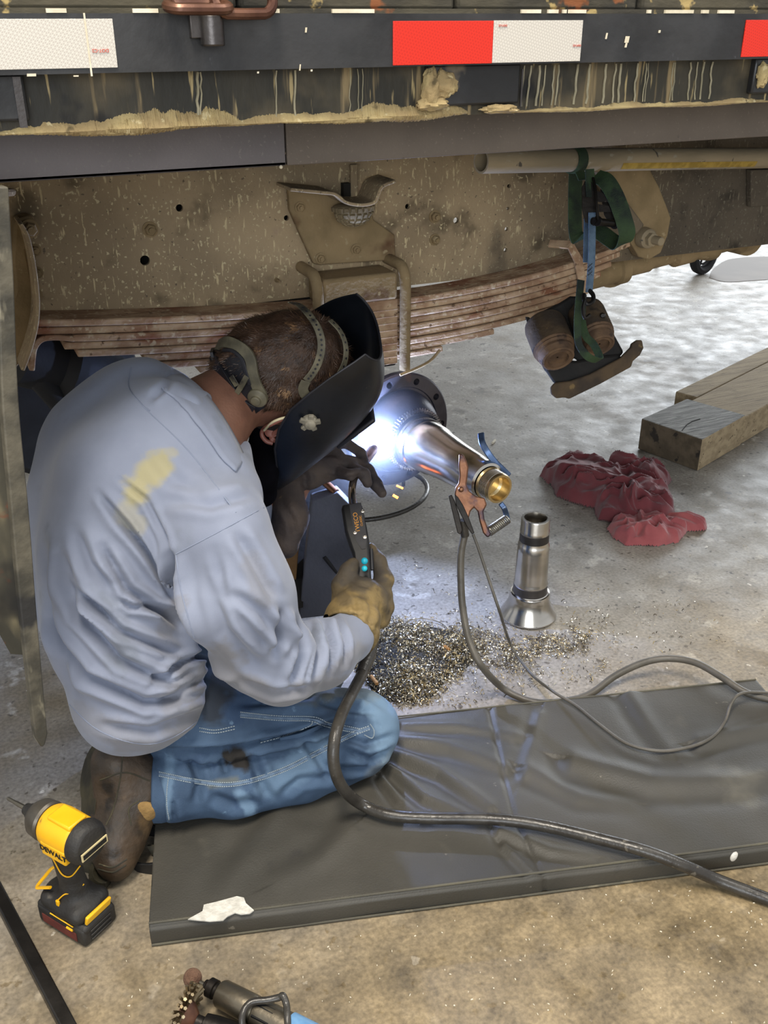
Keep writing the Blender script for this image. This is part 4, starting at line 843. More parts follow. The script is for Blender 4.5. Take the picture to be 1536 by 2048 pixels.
# ---- swarf pile: nobody could count it
def in_poly(X, Y, poly):
    r = np.zeros(X.shape, bool); P_ = poly + [poly[0]]
    for i in range(len(poly)):
        (x1, y1), (x2, y2) = P_[i], P_[i + 1]; r ^= ((y1 > Y) != (y2 > Y)) & (X < (x2 - x1) * (Y - y1) / (y2 - y1 + 1e-12) + x1)
    return r
RS = np.random.RandomState(5)
def swarf():
    pts = []
    A = [(670, 1270), (760, 1240), (800, 1232), (860, 1246), (900, 1246), (925, 1240), (950, 1262), (985, 1290), (985, 1330), (950, 1340), (900, 1375), (880, 1410), (800, 1422), (740, 1380), (690, 1330)]
    B = [(930, 1245), (1000, 1262), (1080, 1290), (1100, 1350), (1060, 1358), (1000, 1350), (950, 1330)]
    Cc = [(1020, 1290), (1080, 1262), (1150, 1250), (1190, 1270), (1175, 1310), (1140, 1325), (1060, 1310)]
    Dd = [(740, 1235), (900, 1215), (1100, 1225), (1240, 1215), (1250, 1300), (1200, 1370), (1020, 1400), (900, 1430), (720, 1400)]
    Ee = [(780, 1110), (1000, 1150), (1250, 1180), (1440, 1200), (1460, 1290), (1200, 1345), (1000, 1250), (800, 1230)]
    for poly, n, hh in ((A, 17000, .026), (B, 3600, .012), (Cc, 1900, .010), (Dd, 2600, .004), (Ee, 420, .002)):
        x0, x1 = min(p[0] for p in poly), max(p[0] for p in poly); y0, y1 = min(p[1] for p in poly), max(p[1] for p in poly); k = 0
        d_all = []
        X = RS.uniform(x0, x1, n * 3); Y = RS.uniform(y0, y1, n * 3); m = in_poly(X, Y, poly); X, Y = X[m][:n], Y[m][:n]
        d, _, _ = segdist(X, Y, poly + [poly[0]]); nz = fbm(np.stack([X / 30, Y / 18, X * 0], -1), 2, 3)
        kp = RS.rand(len(X)) < np.clip(d / 16, .15, 1) * np.clip(nz * 2.2 - .35, .1, 1)
        for x, y, dd_ in zip(X[kp], Y[kp], d[kp]):
            p = PZ(x, y, 0); pts.append((p.x, p.y, RS.rand() * hh * min(1, dd_ / 45)))
    V, Q, Mi = [], [], []
    for (x, y, z) in pts:
        a = RS.rand() * 6.28; tl = RS.uniform(-1, 1); L_ = RS.uniform(.003, .0072); w_ = RS.uniform(.0011, .0026); cv = RS.uniform(.6, 2.6); f = np.array([math.cos(a), math.sin(a), tl * .6]); f /= np.linalg.norm(f)
        s_ = np.cross(f, [0, 0, 1]); s_ /= np.linalg.norm(s_) + 1e-6; u_ = np.cross(s_, f); tw = RS.uniform(0, 6.28); s2 = s_ * math.cos(tw) + u_ * math.sin(tw); b0 = len(V)
        for k in range(4):
            t = k / 3 - .5; ang = t * cv * 2; q = f * math.sin(ang) * L_ / cv + u_ * (math.cos(ang)) * L_ / cv
            V.append(q - s2 * w_ / 2); V.append(q + s2 * w_ / 2)
        arr = np.array(V[b0:]); dz = max(0, .0006 - (z + arr[:, 2].min())); 
        for k in range(b0, b0 + 8): V[k] = V[k] + np.array([x, y, z + dz])
        for k in range(3): Q.append([b0 + 2 * k, b0 + 2 * k + 1, b0 + 2 * k + 3, b0 + 2 * k + 2])
        r_ = RS.rand(); Mi += [0 if r_ < .42 else (1 if r_ < .66 else 2)] * 3
    o = nobj('metal_shavings', np.array(V), np.array(Q), MATS['chip_bright'], smooth=False)
    o.data.materials.append(MATS['chip_dark']); o.data.materials.append(MATS['chip_tan']); o.data.polygons.foreach_set('material_index', Mi)
    tag(o, 'heap of bright curled metal shavings spread between the welder and the spare spindle', 'shavings', kind='stuff')
swarf()
mound = [(700, 1275), (770, 1252), (870, 1255), (940, 1280), (950, 1320), (890, 1365), (860, 1395), (790, 1405), (735, 1370)]
mp_ = [PZ(x, y, 0) for x, y in mound]; mc = sum(mp_, Vector()) / len(mp_)
V, Fc = [mc + Vector((0, 0, .006))], []; rings = 5; sm = cr(mp_ + [mp_[0]], 5)[:-1]
for k in range(1, rings + 1):
    for p in sm: q = mc.lerp(p, k / rings); V.append(Vector((q.x, q.y, .0005 + .005 * (1 - (k / rings) ** 2) * (.8 + .4 * rg.random()))))
nn_ = len(sm)
for j in range(nn_): Fc.append((0, 1 + j, 1 + (j + 1) % nn_))
for k in range(rings - 1):
    for j in range(nn_): Fc.append((1 + k * nn_ + j, 1 + (k + 1) * nn_ + j, 1 + (k + 1) * nn_ + (j + 1) % nn_, 1 + k * nn_ + (j + 1) % nn_))
md_ = obj('swarf_heap', (V, Fc), MATS['swarf_dust']); tag(md_, 'dark packed grit under the metal shavings', 'grit', kind='stuff')
# loose crumbs strewn on the floor
def crumbs():
    V, Q = [], []
    for _ in range(330):
        x, y = (RS.uniform(250, 1536), RS.uniform(1760, 2048)) if RS.rand() < .5 else (RS.uniform(880, 1536), RS.uniform(700, 1400))
        p = PZ(x, y, 0); q_ = p - FL
        if (-.02 < q_.dot(pv) < PW + .02 and -.02 < q_.dot(pu)) or y < 960 and x > 1250: continue
        a = RS.rand() * 6.28; L_ = RS.uniform(.0012, .0042); w_ = RS.uniform(.0006, .0013); c, s = math.cos(a), math.sin(a); b0 = len(V)
        for i, j in ((-1, -1), (1, -1), (1, 1), (-1, 1)): V.append((p.x + c * L_ * i / 2 - s * w_ * j / 2, p.y + s * L_ * i / 2 + c * w_ * j / 2, .0005))
        for i, j in ((-1, -1), (1, -1), (1, 1), (-1, 1)): V.append((p.x + c * L_ * i / 3 - s * w_ * j / 2, p.y + s * L_ * i / 3 + c * w_ * j / 2, .0022))
        Q += [[b0 + q for q in f] for f in ((4, 5, 6, 7), (0, 1, 5, 4), (1, 2, 6, 5), (2, 3, 7, 6), (3, 0, 4, 7))]
    o = nobj('floor_crumbs', np.array(V), np.array(Q), MATS['chips_paint'], smooth=False); tag(o, 'tiny pale crumbs and slivers strewn on the concrete', 'debris', kind='stuff')
crumbs()
o_ = obj('wire_ring', torus(PZ(852, 1262, .012), (0.1, 0, 1), .058, .0012, 44, 6), MATS['spring_steel']); tag(o_, 'thin steel wire ring lying on the metal shavings', 'ring')
for (x, y, x2, y2, lab, cat, z) in ((742, 1352, 754, 1368, 'orange cigarette butt on the shavings beside the knee', 'cigarette butt', .016), (889, 1292, 899, 1300, 'orange-tan stub on the shavings near the wire ring', 'stub', .02), (985, 886, 990, 880, 'tiny pale stub on the floor behind the spindle', 'stub', .005)):
    o_ = obj('cigarette_butt' if 'cig' in cat else 'floor_stub', tube([PZ(x, y, z), PZ(x2, y2, z)], .0042, 10), MATS['butt_orange' if z > .01 else 'chips_paint'], bevel=.0006); tag(o_, lab, cat)

# ---- cables
def cable(name, pts, r, mat, label, k=8, cat='cable'):
    p = cr([PZ(a, b, c) if m == 'z' else PD(a, b, c) for a, b, m, c in pts], k); o = obj(name, tube(p, r, 14), MATS[mat]); tag(o, label, cat); return o
cable('torch_cable', [(742, 1290, 'D', 1.90), (730, 1335, 'D', 1.86), (705, 1385, 'D', 1.80), (683, 1430, 'D', 1.74), (669, 1480, 'D', 1.70), (668, 1530, 'D', 1.70), (685, 1575, 'D', 1.72), (722, 1608, 'z', .075), (780, 1630, 'z', .068), (860, 1636, 'z', .066), (980, 1638, 'z', .066), (1080, 1650, 'z', .066), (1200, 1678, 'z', .068), (1290, 1702, 'z', .068), (1360, 1728, 'z', .052), (1440, 1762, 'z', .022), (1540, 1800, 'z', .012), (1660, 1850, 'z', .012)], .0108, 'cable_rubber', 'thick black torch cable running from the glove across the pad')
cable('earth_cable', [(930, 1066, 'D', 2.10), (922, 1110, 'D', 2.11), (922, 1170, 'D', 2.12), (926, 1220, 'D', 2.12), (938, 1280, 'D', 2.10), (962, 1330, 'D', 2.09), (1000, 1372, 'z', .03), (1040, 1395, 'z', .012), (1080, 1405, 'z', .010), (1130, 1402, 'z', .010), (1180, 1388, 'z', .012), (1230, 1352, 'z', .03), (1285, 1326, 'z', .045), (1335, 1317, 'z', .055), (1390, 1325, 'z', .065), (1440, 1352, 'z', .068), (1490, 1384, 'z', .062), (1545, 1400, 'z', .058), (1640, 1420, 'z', .05)], .0078, 'cable_dusty', 'medium grey-black earth cable arching from the clamp onto the pad\'s far end')
cable('thin_wire', [(946, 1068, 'D', 2.10), (958, 1100, 'D', 2.10), (978, 1160, 'D', 2.10), (1000, 1225, 'D', 2.09), (1022, 1290, 'z', .05), (1060, 1345, 'z', .04), (1105, 1382, 'z', .056), (1150, 1410, 'z', .056), (1200, 1450, 'z', .055), (1255, 1488, 'z', .055), (1320, 1502, 'z', .055), (1380, 1494, 'z', .055), (1425, 1474, 'z', .056), (1450, 1442, 'z', .057), (1462, 1408, 'z', .074), (1480, 1388, 'z', .080), (1520, 1385, 'z', .072), (1600, 1392, 'z', .058)], .0033, 'cable_dusty', 'thin grey wire looping over the pad from the clamp')
rc = PZ(732, 985, .05); rr_ = (PZ(856, 990, .05) - rc).length
ring = [rc + Vector((math.cos(a) * rr_, math.sin(a) * rr_ * .95, .012 * math.sin(a + 2))) for a in np.linspace(0, 2 * math.pi, 40)[:-1]]
o_ = obj('cable_coil', join(tube(ring, .0075, 12, True), tube([ring[3] + Vector((0, 0, -.01)), Vector((ring[3].x, ring[3].y, .004))], .006, 8), tube([ring[22], Vector((ring[22].x, ring[22].y, .004))], .006, 8)), MATS['cable_rubber']); tag(o_, 'dark round hoop lying low on the floor under the hub', 'hoop')

# ---- earth clamp on the spindle nose
CL = thing('earth_clamp', PD(945, 1000, 2.07), 'copper-coloured sprung earth clamp biting the nose of the spindle', 'clamp')
bc = -ray(945, 990).normalized()
def clp(name, poly, D, th, mat, bev=.0015, **k): return obj(name, prism([PD(x, y, D) for x, y in poly], -bc * th), MATS[mat], CL, bevel=bev, **k)
clp('jaw_plate', [(918, 907), (927, 909), (933, 921), (937, 935), (935, 954), (933, 968), (938, 982), (951, 992), (969, 996), (974, 1009), (967, 1023), (969, 1038), (976, 1056), (982, 1067), (980, 1073), (974, 1075), (966, 1066), (959, 1043), (955, 1023), (948, 1015), (941, 1023), (937, 1038), (918, 1010), (909, 990), (911, 975), (917, 966), (919, 950), (917, 929)], 2.065, .009, 'copper_clamp', .003)
jr = cr([PD(962, 866, 2.16), PD(964, 884, 2.15), PD(974, 903, 2.145), (PD(988, 922, 2.15)), PD(1004, 938, 2.155), PD(1018, 952, 2.16)], 5)
obj('far_jaw', strip(jr, bc.cross(jr[-1] - jr[0]).normalized(), .0145, .006), MATS['blued_clamp'], CL, bevel=.002, label='heat-blued far jaw')
jl = cr([PD(1001, 1006, 2.13), PD(1008, 1016, 2.13), PD(1013, 1030, 2.12), PD(1016, 1046, 2.11)], 4)
obj('far_handle', strip(jl, bc.cross(jl[-1] - jl[0]).normalized(), .012, .006), MATS['blued_clamp'], CL, bevel=.002)
s0, s1 = PD(977, 1064, 2.075), PD(1015, 1038, 2.105); sa = (s1 - s0).normalized(); sL = (s1 - s0).length; e1 = sa.orthogonal().normalized(); e2 = sa.cross(e1)
obj('coil_spring', tube([s0 + sa * sL * t / 168 + (e1 * math.cos(2 * math.pi * t / 14) + e2 * math.sin(2 * math.pi * t / 14)) * .0098 for t in range(169)], .0014, 6), MATS['spring_steel'], CL)
clp('cable_lug', [(897, 992), (903, 989), (910, 1003), (918, 1028), (925, 1060), (921, 1069), (915, 1066), (907, 1035)], 2.075, .008, 'black_metal_worn')
clp('clamp_arm', [(909, 989), (916, 994), (926, 1010), (938, 1036), (949, 1066), (944, 1069), (934, 1054), (922, 1030), (912, 1010)], 2.062, .008, 'black_metal_worn')
obj('lug_sleeve', tube([PD(926, 1040, 2.085), PD(930, 1072, 2.10)], .0092, 14), MATS['cable_rubber'], CL)
obj('jaw_rivet', ball(PD(922, 979, 2.058), .006, 8), MATS['copper_clamp'], CL)

# ---- jack stand under the axle
jb = PZ(640, 1238, .0); JS = thing('jack_stand', jb, 'dark grey steel axle stand with a keyhole slot, beside the torch', 'jack stand')
jp = [PD(x, y, d) for x, y, d in ((624, 1002, 2.25), (676, 985, 2.25), (700, 1010, 2.25), (745, 1222, 2.38), (598, 1238, 2.38))]
nrm = -(jp[1] - jp[0]).cross(jp[4] - jp[0]).normalized()
if nrm.dot(CAM - jp[0]) < 0: nrm = -nrm
plate = obj('slotted_plate', prism(jp, -nrm * .045), MATS['jack_grey'], JS, bevel=.003)
kh = [CAM + ray(x, y) * ((jp[0] - CAM).dot(nrm) / ray(x, y).dot(nrm)) for x, y in ((651, 1068), (658, 1058), (672, 1056), (684, 1064), (690, 1090), (688, 1118), (690, 1140), (684, 1156), (668, 1160), (654, 1152), (647, 1136), (648, 1112), (652, 1096))]
obj('keyhole_slot', prism([q + nrm * .0022 for q in kh], -nrm * .006), MATS['black_iron'], JS, smooth=False)
obj('slot_bar', tube([kh[11] + nrm * .004, kh[7] + nrm * .004], .005, 10), MATS['black_iron'], JS)
obj('rear_leg', prism([PD(x, y, 2.36) for x, y in ((560, 1010), (616, 1004), (606, 1215), (560, 1225))], ray(600, 1100) * .05), MATS['dark_under'], JS)
obj('worn_yellow_leg', prism([PD(x, y, 2.34) for x, y in ((568, 1040), (602, 1046), (592, 1160), (566, 1150))], ray(600, 1100) * .02), MATS['jack_yellow'], JS, bevel=.002)
obj('saddle_pin', tube([PD(650, 965, 2.28), PD(672, 985, 2.26)], .009, 12), MATS['copper_clamp'], JS)
obj('saddle', prism([PD(x, y, 2.36) for x, y in ((575, 960), (700, 950), (716, 1010), (700, 1030), (590, 1020))], ray(640, 1000) * .06), MATS['black_iron'], JS, bevel=.004)

# ---- pry bar at the corner
b0, b1 = PZ(-30, 1738, .012), PZ(150, 2080, .012); bd = (b1 - b0).normalized()
o_ = obj('pry_bar', obox((b0 + b1) / 2, (bd, bd.cross(Vector((0, 0, 1))), (0, 0, 1)), ((b1 - b0).length, .022, .022)), MATS['bar_black'], bevel=.003); tag(o_, 'black square steel bar on the floor below the impact driver', 'bar')

# ---- cordless impact driver
q0, q1, q2 = PZ(78, 1838, .004), PZ(172, 1897, .004), PZ(240, 1838, .004)
ex = (q0 - q1).normalized(); ey = Vector((-ex.y, ex.x, 0)); ey = ey if ey.dot(q2 - q1) > 0 else -ey; lx = (q0 - q1).length; ly = (q2 - q1).dot(ey)
O = q1 + ex * lx / 2 + ey * ly / 2; O.z = 0; ez = Vector((0, 0, 1))
def zfor(x, y, o=O):
    best = min(np.linspace(.0, .3, 601), key=lambda z: abs(proj(np.array([o.x, o.y, z]))[1] - y)); return best
HZ = zfor(0, 1655); print('driver', lx, ly, HZ)
DR = thing('impact_driver', O, 'yellow and black cordless impact driver standing on its battery beside the boot', 'power tool')
Lc = lambda a, b, c: O + ex * a + ey * b + ez * c
def lbox(c, s): return obox(Lc(*c), (ex, ey, ez), s)
obj('battery', join(lbox((0, 0, .021), (lx, ly, .038)), lbox((0, 0, .036), (lx * 1.03, ly * .94, .016))), MATS['tool_black'], DR, bevel=.006)
obj('battery_label', lbox((lx * .02, -ly / 2 - .0004, .018), (lx * .72, .0012, .018)), MATS['print_red'], DR, smooth=False)
obj('battery_rib', join(*[lbox((-lx / 2 - .001, .0, .012 + .009 * i), (.003, ly * .62, .003)) for i in range(3)]), MATS['tool_black'], DR, bevel=.001)
sd = SD(tuple(np.array(O) + np.array([-.09, -.09, .03])), tuple(np.array(O) + np.array([.09, .09, .24])), .0026)
exn, eyn, ezn = (np.array(v) for v in (ex, ey, ez)); On = np.array(O)
LN = lambda a, b, c: On + exn * a + eyn * b + ezn * c
sd.add(sd.ell(LN(.002, 0, .052), (lx * .52, ly * .52, .022), (exn, eyn, ezn)), .0)
sd.add(sd.cone(LN(lx * .30, -.022, .055), LN(lx * .30, .022, .055), .014, .014), .012).add(sd.cone(LN(-lx * .30, -.024, .055), LN(-lx * .30, .024, .055), .015, .015), .012)
sd.add(sd.cone(LN(-.004, 0, .05), LN(-.006, 0, .085), .030, .0200), .016).add(sd.cone(LN(-.006, 0, .08), LN(.002, 0, HZ - .01), .0200, .024), .01)
V_, Q_ = sd.mesh(); V_ = relax(V_, Q_, 2); nobj('grip', V_, Q_, MATS['tool_black'], DR)
obj('trigger', obox(Lc(.024, 0, HZ - .045), (ex, ey, ez), (.012, .012, .024)), MATS['tool_black'], DR, bevel=.003)
hd0 = HZ
obj('motor_housing', join(lathe(Lc(-.052, 0, hd0), ex, [(0, .028), (.006, .0345), (.05, .0355), (.066, .034), (.074, .029)], 32), lbox((-.022, 0, hd0 + .028), (.05, .036, .016)), lbox((-.02, -.027, hd0 - .014), (.054, .018, .028)), lbox((-.02, .027, hd0 - .014), (.054, .018, .028))), MATS['tool_yellow'], DR, bevel=.003, label='yellow motor housing')
obj('rear_cap', join(lathe(Lc(-.048, 0, hd0), -ex, [(0, .0365), (.012, .036), (.022, .031), (.026, .020)], 32), lbox((-.055, 0, hd0 - .014), (.018, .05, .02))), MATS['tool_black'], DR, bevel=.003)
obj('rating_plate', obox(Lc(-.0755, 0, hd0 - .004), (ex, ey, ez), (.002, .052, .014)), MATS['print_cream'], DR, smooth=False)
obj('rating_plate', obox(Lc(-.0763, 0, hd0 - .004), (ex, ey, ez), (.0015, .047, .009)), MATS['print_black'], DR, smooth=False)
obj('gear_case', lathe(Lc(.022, 0, hd0), ex, [(0, .030), (.004, .033), (.022, .031), (.032, .024), (.036, .017)], 32), MATS['tool_grey'], DR)
obj('nose_collar', lathe(Lc(.054, 0, hd0), ex, [(0, .020), (.004, .0175), (.014, .013), (.018, .0105), (.024, .0095)], 24), MATS['tool_black'], DR)
obj('driver_bit', join(lathe(Lc(.080, 0, hd0), ex, [(0, .0042), (.02, .0038), (.024, .003), (.042, .003), (.044, .0015)], 6)), MATS['spring_steel'], DR)
text('brand_lettering', 'DEWALT', .0145, Lc(-.022, -.0364, hd0 - .012), -ex * -1 if (-ex).dot(_r) < 0 else -ex, ez, MATS['print_black'], DR, ext=.0008)
# yellow trim lines on grip and foot
trim = cr([Lc(.008, -.0245, .142 * HZ / .165), Lc(-.002, -.0235, .125 * HZ / .165), Lc(-.012, -.0215, .105 * HZ / .165), Lc(-.022, -.013, .10 * HZ / .165), Lc(-.0265, .004, .108 * HZ / .165)], 6)
obj('trim_line', tube(trim, .0012, 6), MATS['tool_yellow'], DR); trim = cr([Lc(.002, -.0285, .074), Lc(-.01, -.0225, .088), Lc(-.022, -.0125, .090), Lc(-.0268, .004, .096)], 6); obj('trim_line', tube(trim, .0012, 6), MATS['tool_yellow'], DR)
obj('trim_block', join(obox(Lc(.001, -.0305, .068), (ex, ey, ez), (.007, .004, .014))), MATS['tool_yellow'], DR, bevel=.001)
u_ = cr([Lc(lx * .20, -.024, .086), Lc(lx * .38, -.026, .076), Lc(lx * .50, -.026, .070), Lc(lx * .54, -.006, .072), Lc(lx * .52, .012, .078), Lc(lx * .30, .016, .088)], 5)
obj('belt_hook_trim', tube(u_, .0032, 8, flat=(Vector((0, 0, 1)), .7)), MATS['tool_yellow'], DR)
obj('foot_panel', join(obox(Lc(-lx * .50, .0, .056), (ex + ez * .3, ey, ez - ex * .3), (.006, ly * .74, .020))), MATS['tool_yellow'], DR, bevel=.002)
obj('trim_line', tube([Lc(lx * .18, -ly * .505, .040), Lc(-lx * .30, -ly * .505, .040)], .0011, 6), MATS['tool_yellow'], DR)
obj('trim_mark', tube([Lc(-lx * .16, -ly * .51, .031), Lc(-lx * .28, -ly * .51, .031)], .0022, 8), MATS['tool_yellow'], DR)

# ---- pneumatic die grinders at the bottom edge
g0, g1 = PZ(440, 1985, .03), PZ(640, 2090, .03); gd = (g1 - g0).normalized(); GR = thing('die_grinder', g0, 'silver air die grinder with a small pink-brown stone, a hose looped over it', 'power tool')
obj('barrel', lathe(g0, gd, [(0, .018), (.004, .0205), (.062, .0215), (.066, .020), (.068, .0215), (.13, .022), (.19, .019)], 32), MATS['grinder_alloy'], GR)
obj('collet', join(lathe(g0, -gd, [(0, .015), (.004, .011), (.008, .011), (.009, .0145), (.02, .0145), (.024, .009), (.028, .008)], 20)), MATS['black_metal_worn'], GR)
obj('arbor', lathe(g0, -gd, [(.026, .003), (.04, .003)], 10), MATS['spring_steel'], GR)
obj('grinding_stone', (lambda v: ([g0 - gd * .052 + Vector(p) for p in v[0]], v[1]))(ball((0, 0, 0), .0145, 10, (1, 1, 1.05))), MATS['stone'], GR, label='rounded pink-brown grinding stone')
obj('rear_body', lathe(g0, gd, [(.125, .0235), (.19, .024), (.21, .02)], 28), MATS['grinder_blue_light'], GR, label='rear body with blue light in its colour')
sn = gd.cross(ez).normalized(); sn = sn if sn.y < 0 else -sn
obj('exhaust_slot', join(obox(g0 + gd * .085 + ez * .0195, (gd, sn, ez), (.03, .008, .004)), obox(g0 + gd * .085 + ez * .013 + sn * .015, (gd, sn, ez), (.03, .006, .004))), MATS['black_plastic'], GR)
cable('air_hose', [(490, 2075, 'z', .03), (484, 2035, 'z', .052), (500, 2006, 'z', .060), (536, 2000, 'z', .060), (558, 1995, 'z', .062), (566, 1992, 'z', .066), (573, 2010, 'z', .06), (575, 2040, 'z', .055), (577, 2080, 'z', .04)], .0052, 'cable_rubber', 'thin dark hose looped over the silver die grinder', cat='hose')
wc_ = PZ(368, 2032, .04); wd = (Vector((1, -.9, -.25))).normalized(); BRS = thing('wire_wheel_grinder', wc_, 'dark grinder with a knotted wire wheel, partly cut off by the bottom edge', 'power tool')
w1 = wd.orthogonal().normalized(); w2 = wd.cross(w1); tf = []
for i in range(26):
    a = 2 * math.pi * i / 26; d = w1 * math.cos(a) + w2 * math.sin(a); d2 = w1 * math.cos(a + .09) + w2 * math.sin(a + .09)
    for k in range(3): tf.append(tube([wc_ + d * .018 + wd * (.002 * (k - 1)), wc_ + d * .03 + d2 * .003 + wd * (.003 * (k - 1)), wc_ + d2 * .046 + wd * (.006 * (k - 1) * (1 if i % 2 else 1.4))], [.0022, .0022, .0028], 5))
obj('wire_brush', join(*tf), MATS['brush_wire'], BRS)
obj('cup_flange', lathe(wc_, wd, [(-.006, .022), (.004, .024), (.012, .019), (.02, .011)], 28), MATS['chain_brown'], BRS)
obj('spindle_housing', lathe(wc_, wd, [(.018, .010), (.03, .010), (.032, .016), (.05, .019), (.10, .022), (.16, .022)], 24), MATS['black_metal_worn'], BRS)
# ============================================================ the welder
from mathutils.bvhtree import BVHTree
M('skin', '#704d3e', '#825c4a', scale=18, rough=.5, bump=.2, bscale=200, spots=[('#8e4a36', 20, .62, .1)])
M('ear_skin', '#8f584b', '#a36a5c', scale=60, rough=.45, bump=.1)
M('hair_brown', '#2c1e16', '#432f21', scale=40, rough=.55, bump=.6, bscale=260, stretch=(1, 1, 1), spots=[('#7a5a3c', 30, .62, .08)])
M('hair_strand', '#37271b', '#574030', scale=24, rough=.45, bump=0, spots=[('#8a6a48', 20, .62, .06)])
M('shirt_cloth', '#7a8193', '#858c9e', scale=7, rough=.85, bump=.25, bscale=700, sheen=.2, bdist=.001, attr=(('stain', '#a59a62'), ('dirt', '#6a6253')), spots=[('#737a88', 9, .62, .12)])
M('denim', '#30445c', '#3f556f', scale=16, rough=.85, bump=.5, bscale=520, bdist=.0012, attr=(('fade', '#7d9ab3'), ('dirt', '#1d1a17'), ('grime', '#6b6a58')), spots=[('#2b405c', 12, .58, .1), ('#5d7790', 30, .66, .08)])
M('denim_dark', '#26384f', '#33486366'[:7], scale=20, rough=.9, bump=.4, bscale=500)
M('denim_seam', '#4f6279', '#65788e', scale=90, rough=.9, bump=.4, bscale=600)
M('thread', '#8f9aa0', None, rough=.8, bump=0)
M('shirt_seam', '#7f879a', None, rough=.9, bump=0)
M('boot_leather', '#2c2318', '#463727', scale=16, rough=.5, bump=.4, bscale=90, spots=[('#5e4a30', 10, .6, .12), ('#1a1510', 14, .56, .1)])
M('boot_sole', '#2c2a22', '#46412f', scale=20, rough=.85, bump=.5, spots=[('#6b6046', 20, .64, .06)])
M('boot_lining', '#7d6238', '#967848', scale=40, rough=.9, bump=.8)
M('glove_leather', '#75633e', '#8f794c', scale=16, rough=.75, bump=.45, bscale=120, attr=(('knuckle_dark', '#3b352f'),), spots=[('#3d352c', 7, .5, .16), ('#55462b', 22, .6, .08)])  # mask darkens the knuckles and upper part of the glove
M('glove_dark', '#3a3230', '#4c413a', scale=18, rough=.75, bump=.4, bscale=140, spots=[('#241f22', 10, .58, .1), ('#6a5844', 24, .66, .06)])
M('helmet_black', '#0a0c11', '#12151b', scale=10, rough=.36, rvar=.08, bump=.06, bscale=100, spots=[('#4a463e', 60, .74, .03)])
M('headgear', '#4b4739', '#6b6551', scale=30, rough=.55, bump=.2, spots=[('#2b2822', 20, .6, .08)])
M('headgear_dark', '#15151a', '#202026', scale=20, rough=.5, bump=.1)
M('knob_dusty', '#6f6a5c', '#8c8676', scale=60, rough=.7, bump=.3)
M('cream_plastic', '#d8cba0', '#e6dab4', scale=40, rough=.35, bump=0)
ppx = lambda r, D: r * D / FPX
A3 = lambda x, y, D: np.array(PD(x, y, D))
Lat = np.array([.06, -.998, 0.])
PER = thing('person', (.35, 1.45, 0), 'person in grey-blue shirt and jeans kneeling on the pad and welding, head bent down', 'person')
# head frame
_b = -_f
hf = (_r * .68 + _u * -.42 + _b * -.60).normalized(); hs = (_r * -.05 + _u * -.64 + _b * .77); hs = (hs - hf * hs.dot(hf)).normalized(); hc = hs.cross(hf).normalized()
H0 = PD(574, 738, 1.80); HF, HS, HC, HO = (np.array(v) for v in (hf, hs, hc, H0))
HP = lambda f, s, c: HO + HF * f + HS * s + HC * c
SK = 1.05
# ---- body: one continuous figure from crown to feet
jt = dict(pel=A3(265, 1370, 1.76), mid=A3(225, 1190, 1.72), chest=A3(285, 960, 1.72), nb=A3(405, 850, 1.76), sr=A3(445, 1045, 1.58), er=A3(535, 1320, 1.68), wr=A3(712, 1262, 1.87), hr=A3(722, 1200, 1.93),
          sl=A3(415, 895, 1.92), el=A3(570, 1062, 2.04), wl=A3(610, 958, 2.10), hl=A3(680, 930, 2.14), hipr=A3(300, 1410, 1.74), knr=A3(720, 1462, 1.90), anr=A3(300, 1572, 1.75), hipl=A3(330, 1340, 1.90), knl=A3(630, 1330, 2.06), anl=A3(300, 1430, 1.95))
toer = np.array(PZ(226, 1722, .035)); toel = np.array(PZ(210, 1560, .04))
def build_body():
    s = SD((-.02, 1.18, .0), (.86, 2.02, .95), .0062)
    s.add(s.ell(HO, (.098 * SK, .076 * SK, .108 * SK), (HF, HS, HC)), 0)
    s.add(s.ell(HP(.045, 0, -.055), (.06, .058, .075), (HF, HS, HC)), .03)          # jaw and face
    s.add(s.cone(HP(.10, 0, -.01), HP(.118, 0, -.035), .012, .014), .012)              # nose
    s.add(s.ell(HP(.10, 0, -.075), (.012, .026, .010), (HF, HS, HC)), .01)            # mouth
    for k in (-1, 1): s.cut(s.ell(HP(.104, .033 * k, .008), (.012, .018, .010), (HF, HS, HC)), .008)
    s.add(s.cone(HP(-.03, 0, -.075), jt['nb'], .060, .078), .03)
    for k in (-1, 1):
        o = Lat * .06 * k
        s.chain([jt['nb'] + o * .5, jt['chest'] + o, jt['mid'] + o, jt['pel'] + o], [.05, .08, .075, .075], .05)
    s.chain([jt['nb'], jt['sr'], jt['er'], jt['wr'], jt['hr']], [.05, .052, .038, .028, .030], .03)
    s.chain([jt['nb'], jt['sl'], jt['el'], jt['wl'], jt['hl']], [.05, .040, .018, .018, .02], .02)
    s.chain([jt['pel'], jt['hipr'], jt['knr'], jt['anr'], toer], [.07, .06, .052, .036, .026], .03)
    s.chain([jt['pel'], jt['hipl'], jt['knl'], jt['anl'], toel], [.08, .075, .052, .036, .026], .03)
    V, Q = s.mesh(); return relax(V, Q, 2), Q
Vb, Qb = build_body(); nobj('body', Vb, Qb, MATS['skin'], PER)
def wrinkle(V, Q, strokes, face=True):
    N_ = vnormals(V, Q); X, Y, Z = proj(V); v = V - np.array(CAM); v /= np.linalg.norm(v, axis=1, keepdims=True); fc = np.clip(-(N_ * v).sum(1) * 2.2 + .1, 0, 1)
    d_ = np.zeros(len(V))
    for pts, w, a in strokes:
        d, s, t = segdist(X, Y, pts); tap = np.clip(np.minimum(t, 1 - t) * 5 + .15, 0, 1)
        d_ += a * tap * (-np.exp(-(d / w) ** 2) + .75 * np.exp(-((d - 1.9 * w) / (1.1 * w)) ** 2))
    return V + N_ * (d_ * fc)[:, None]
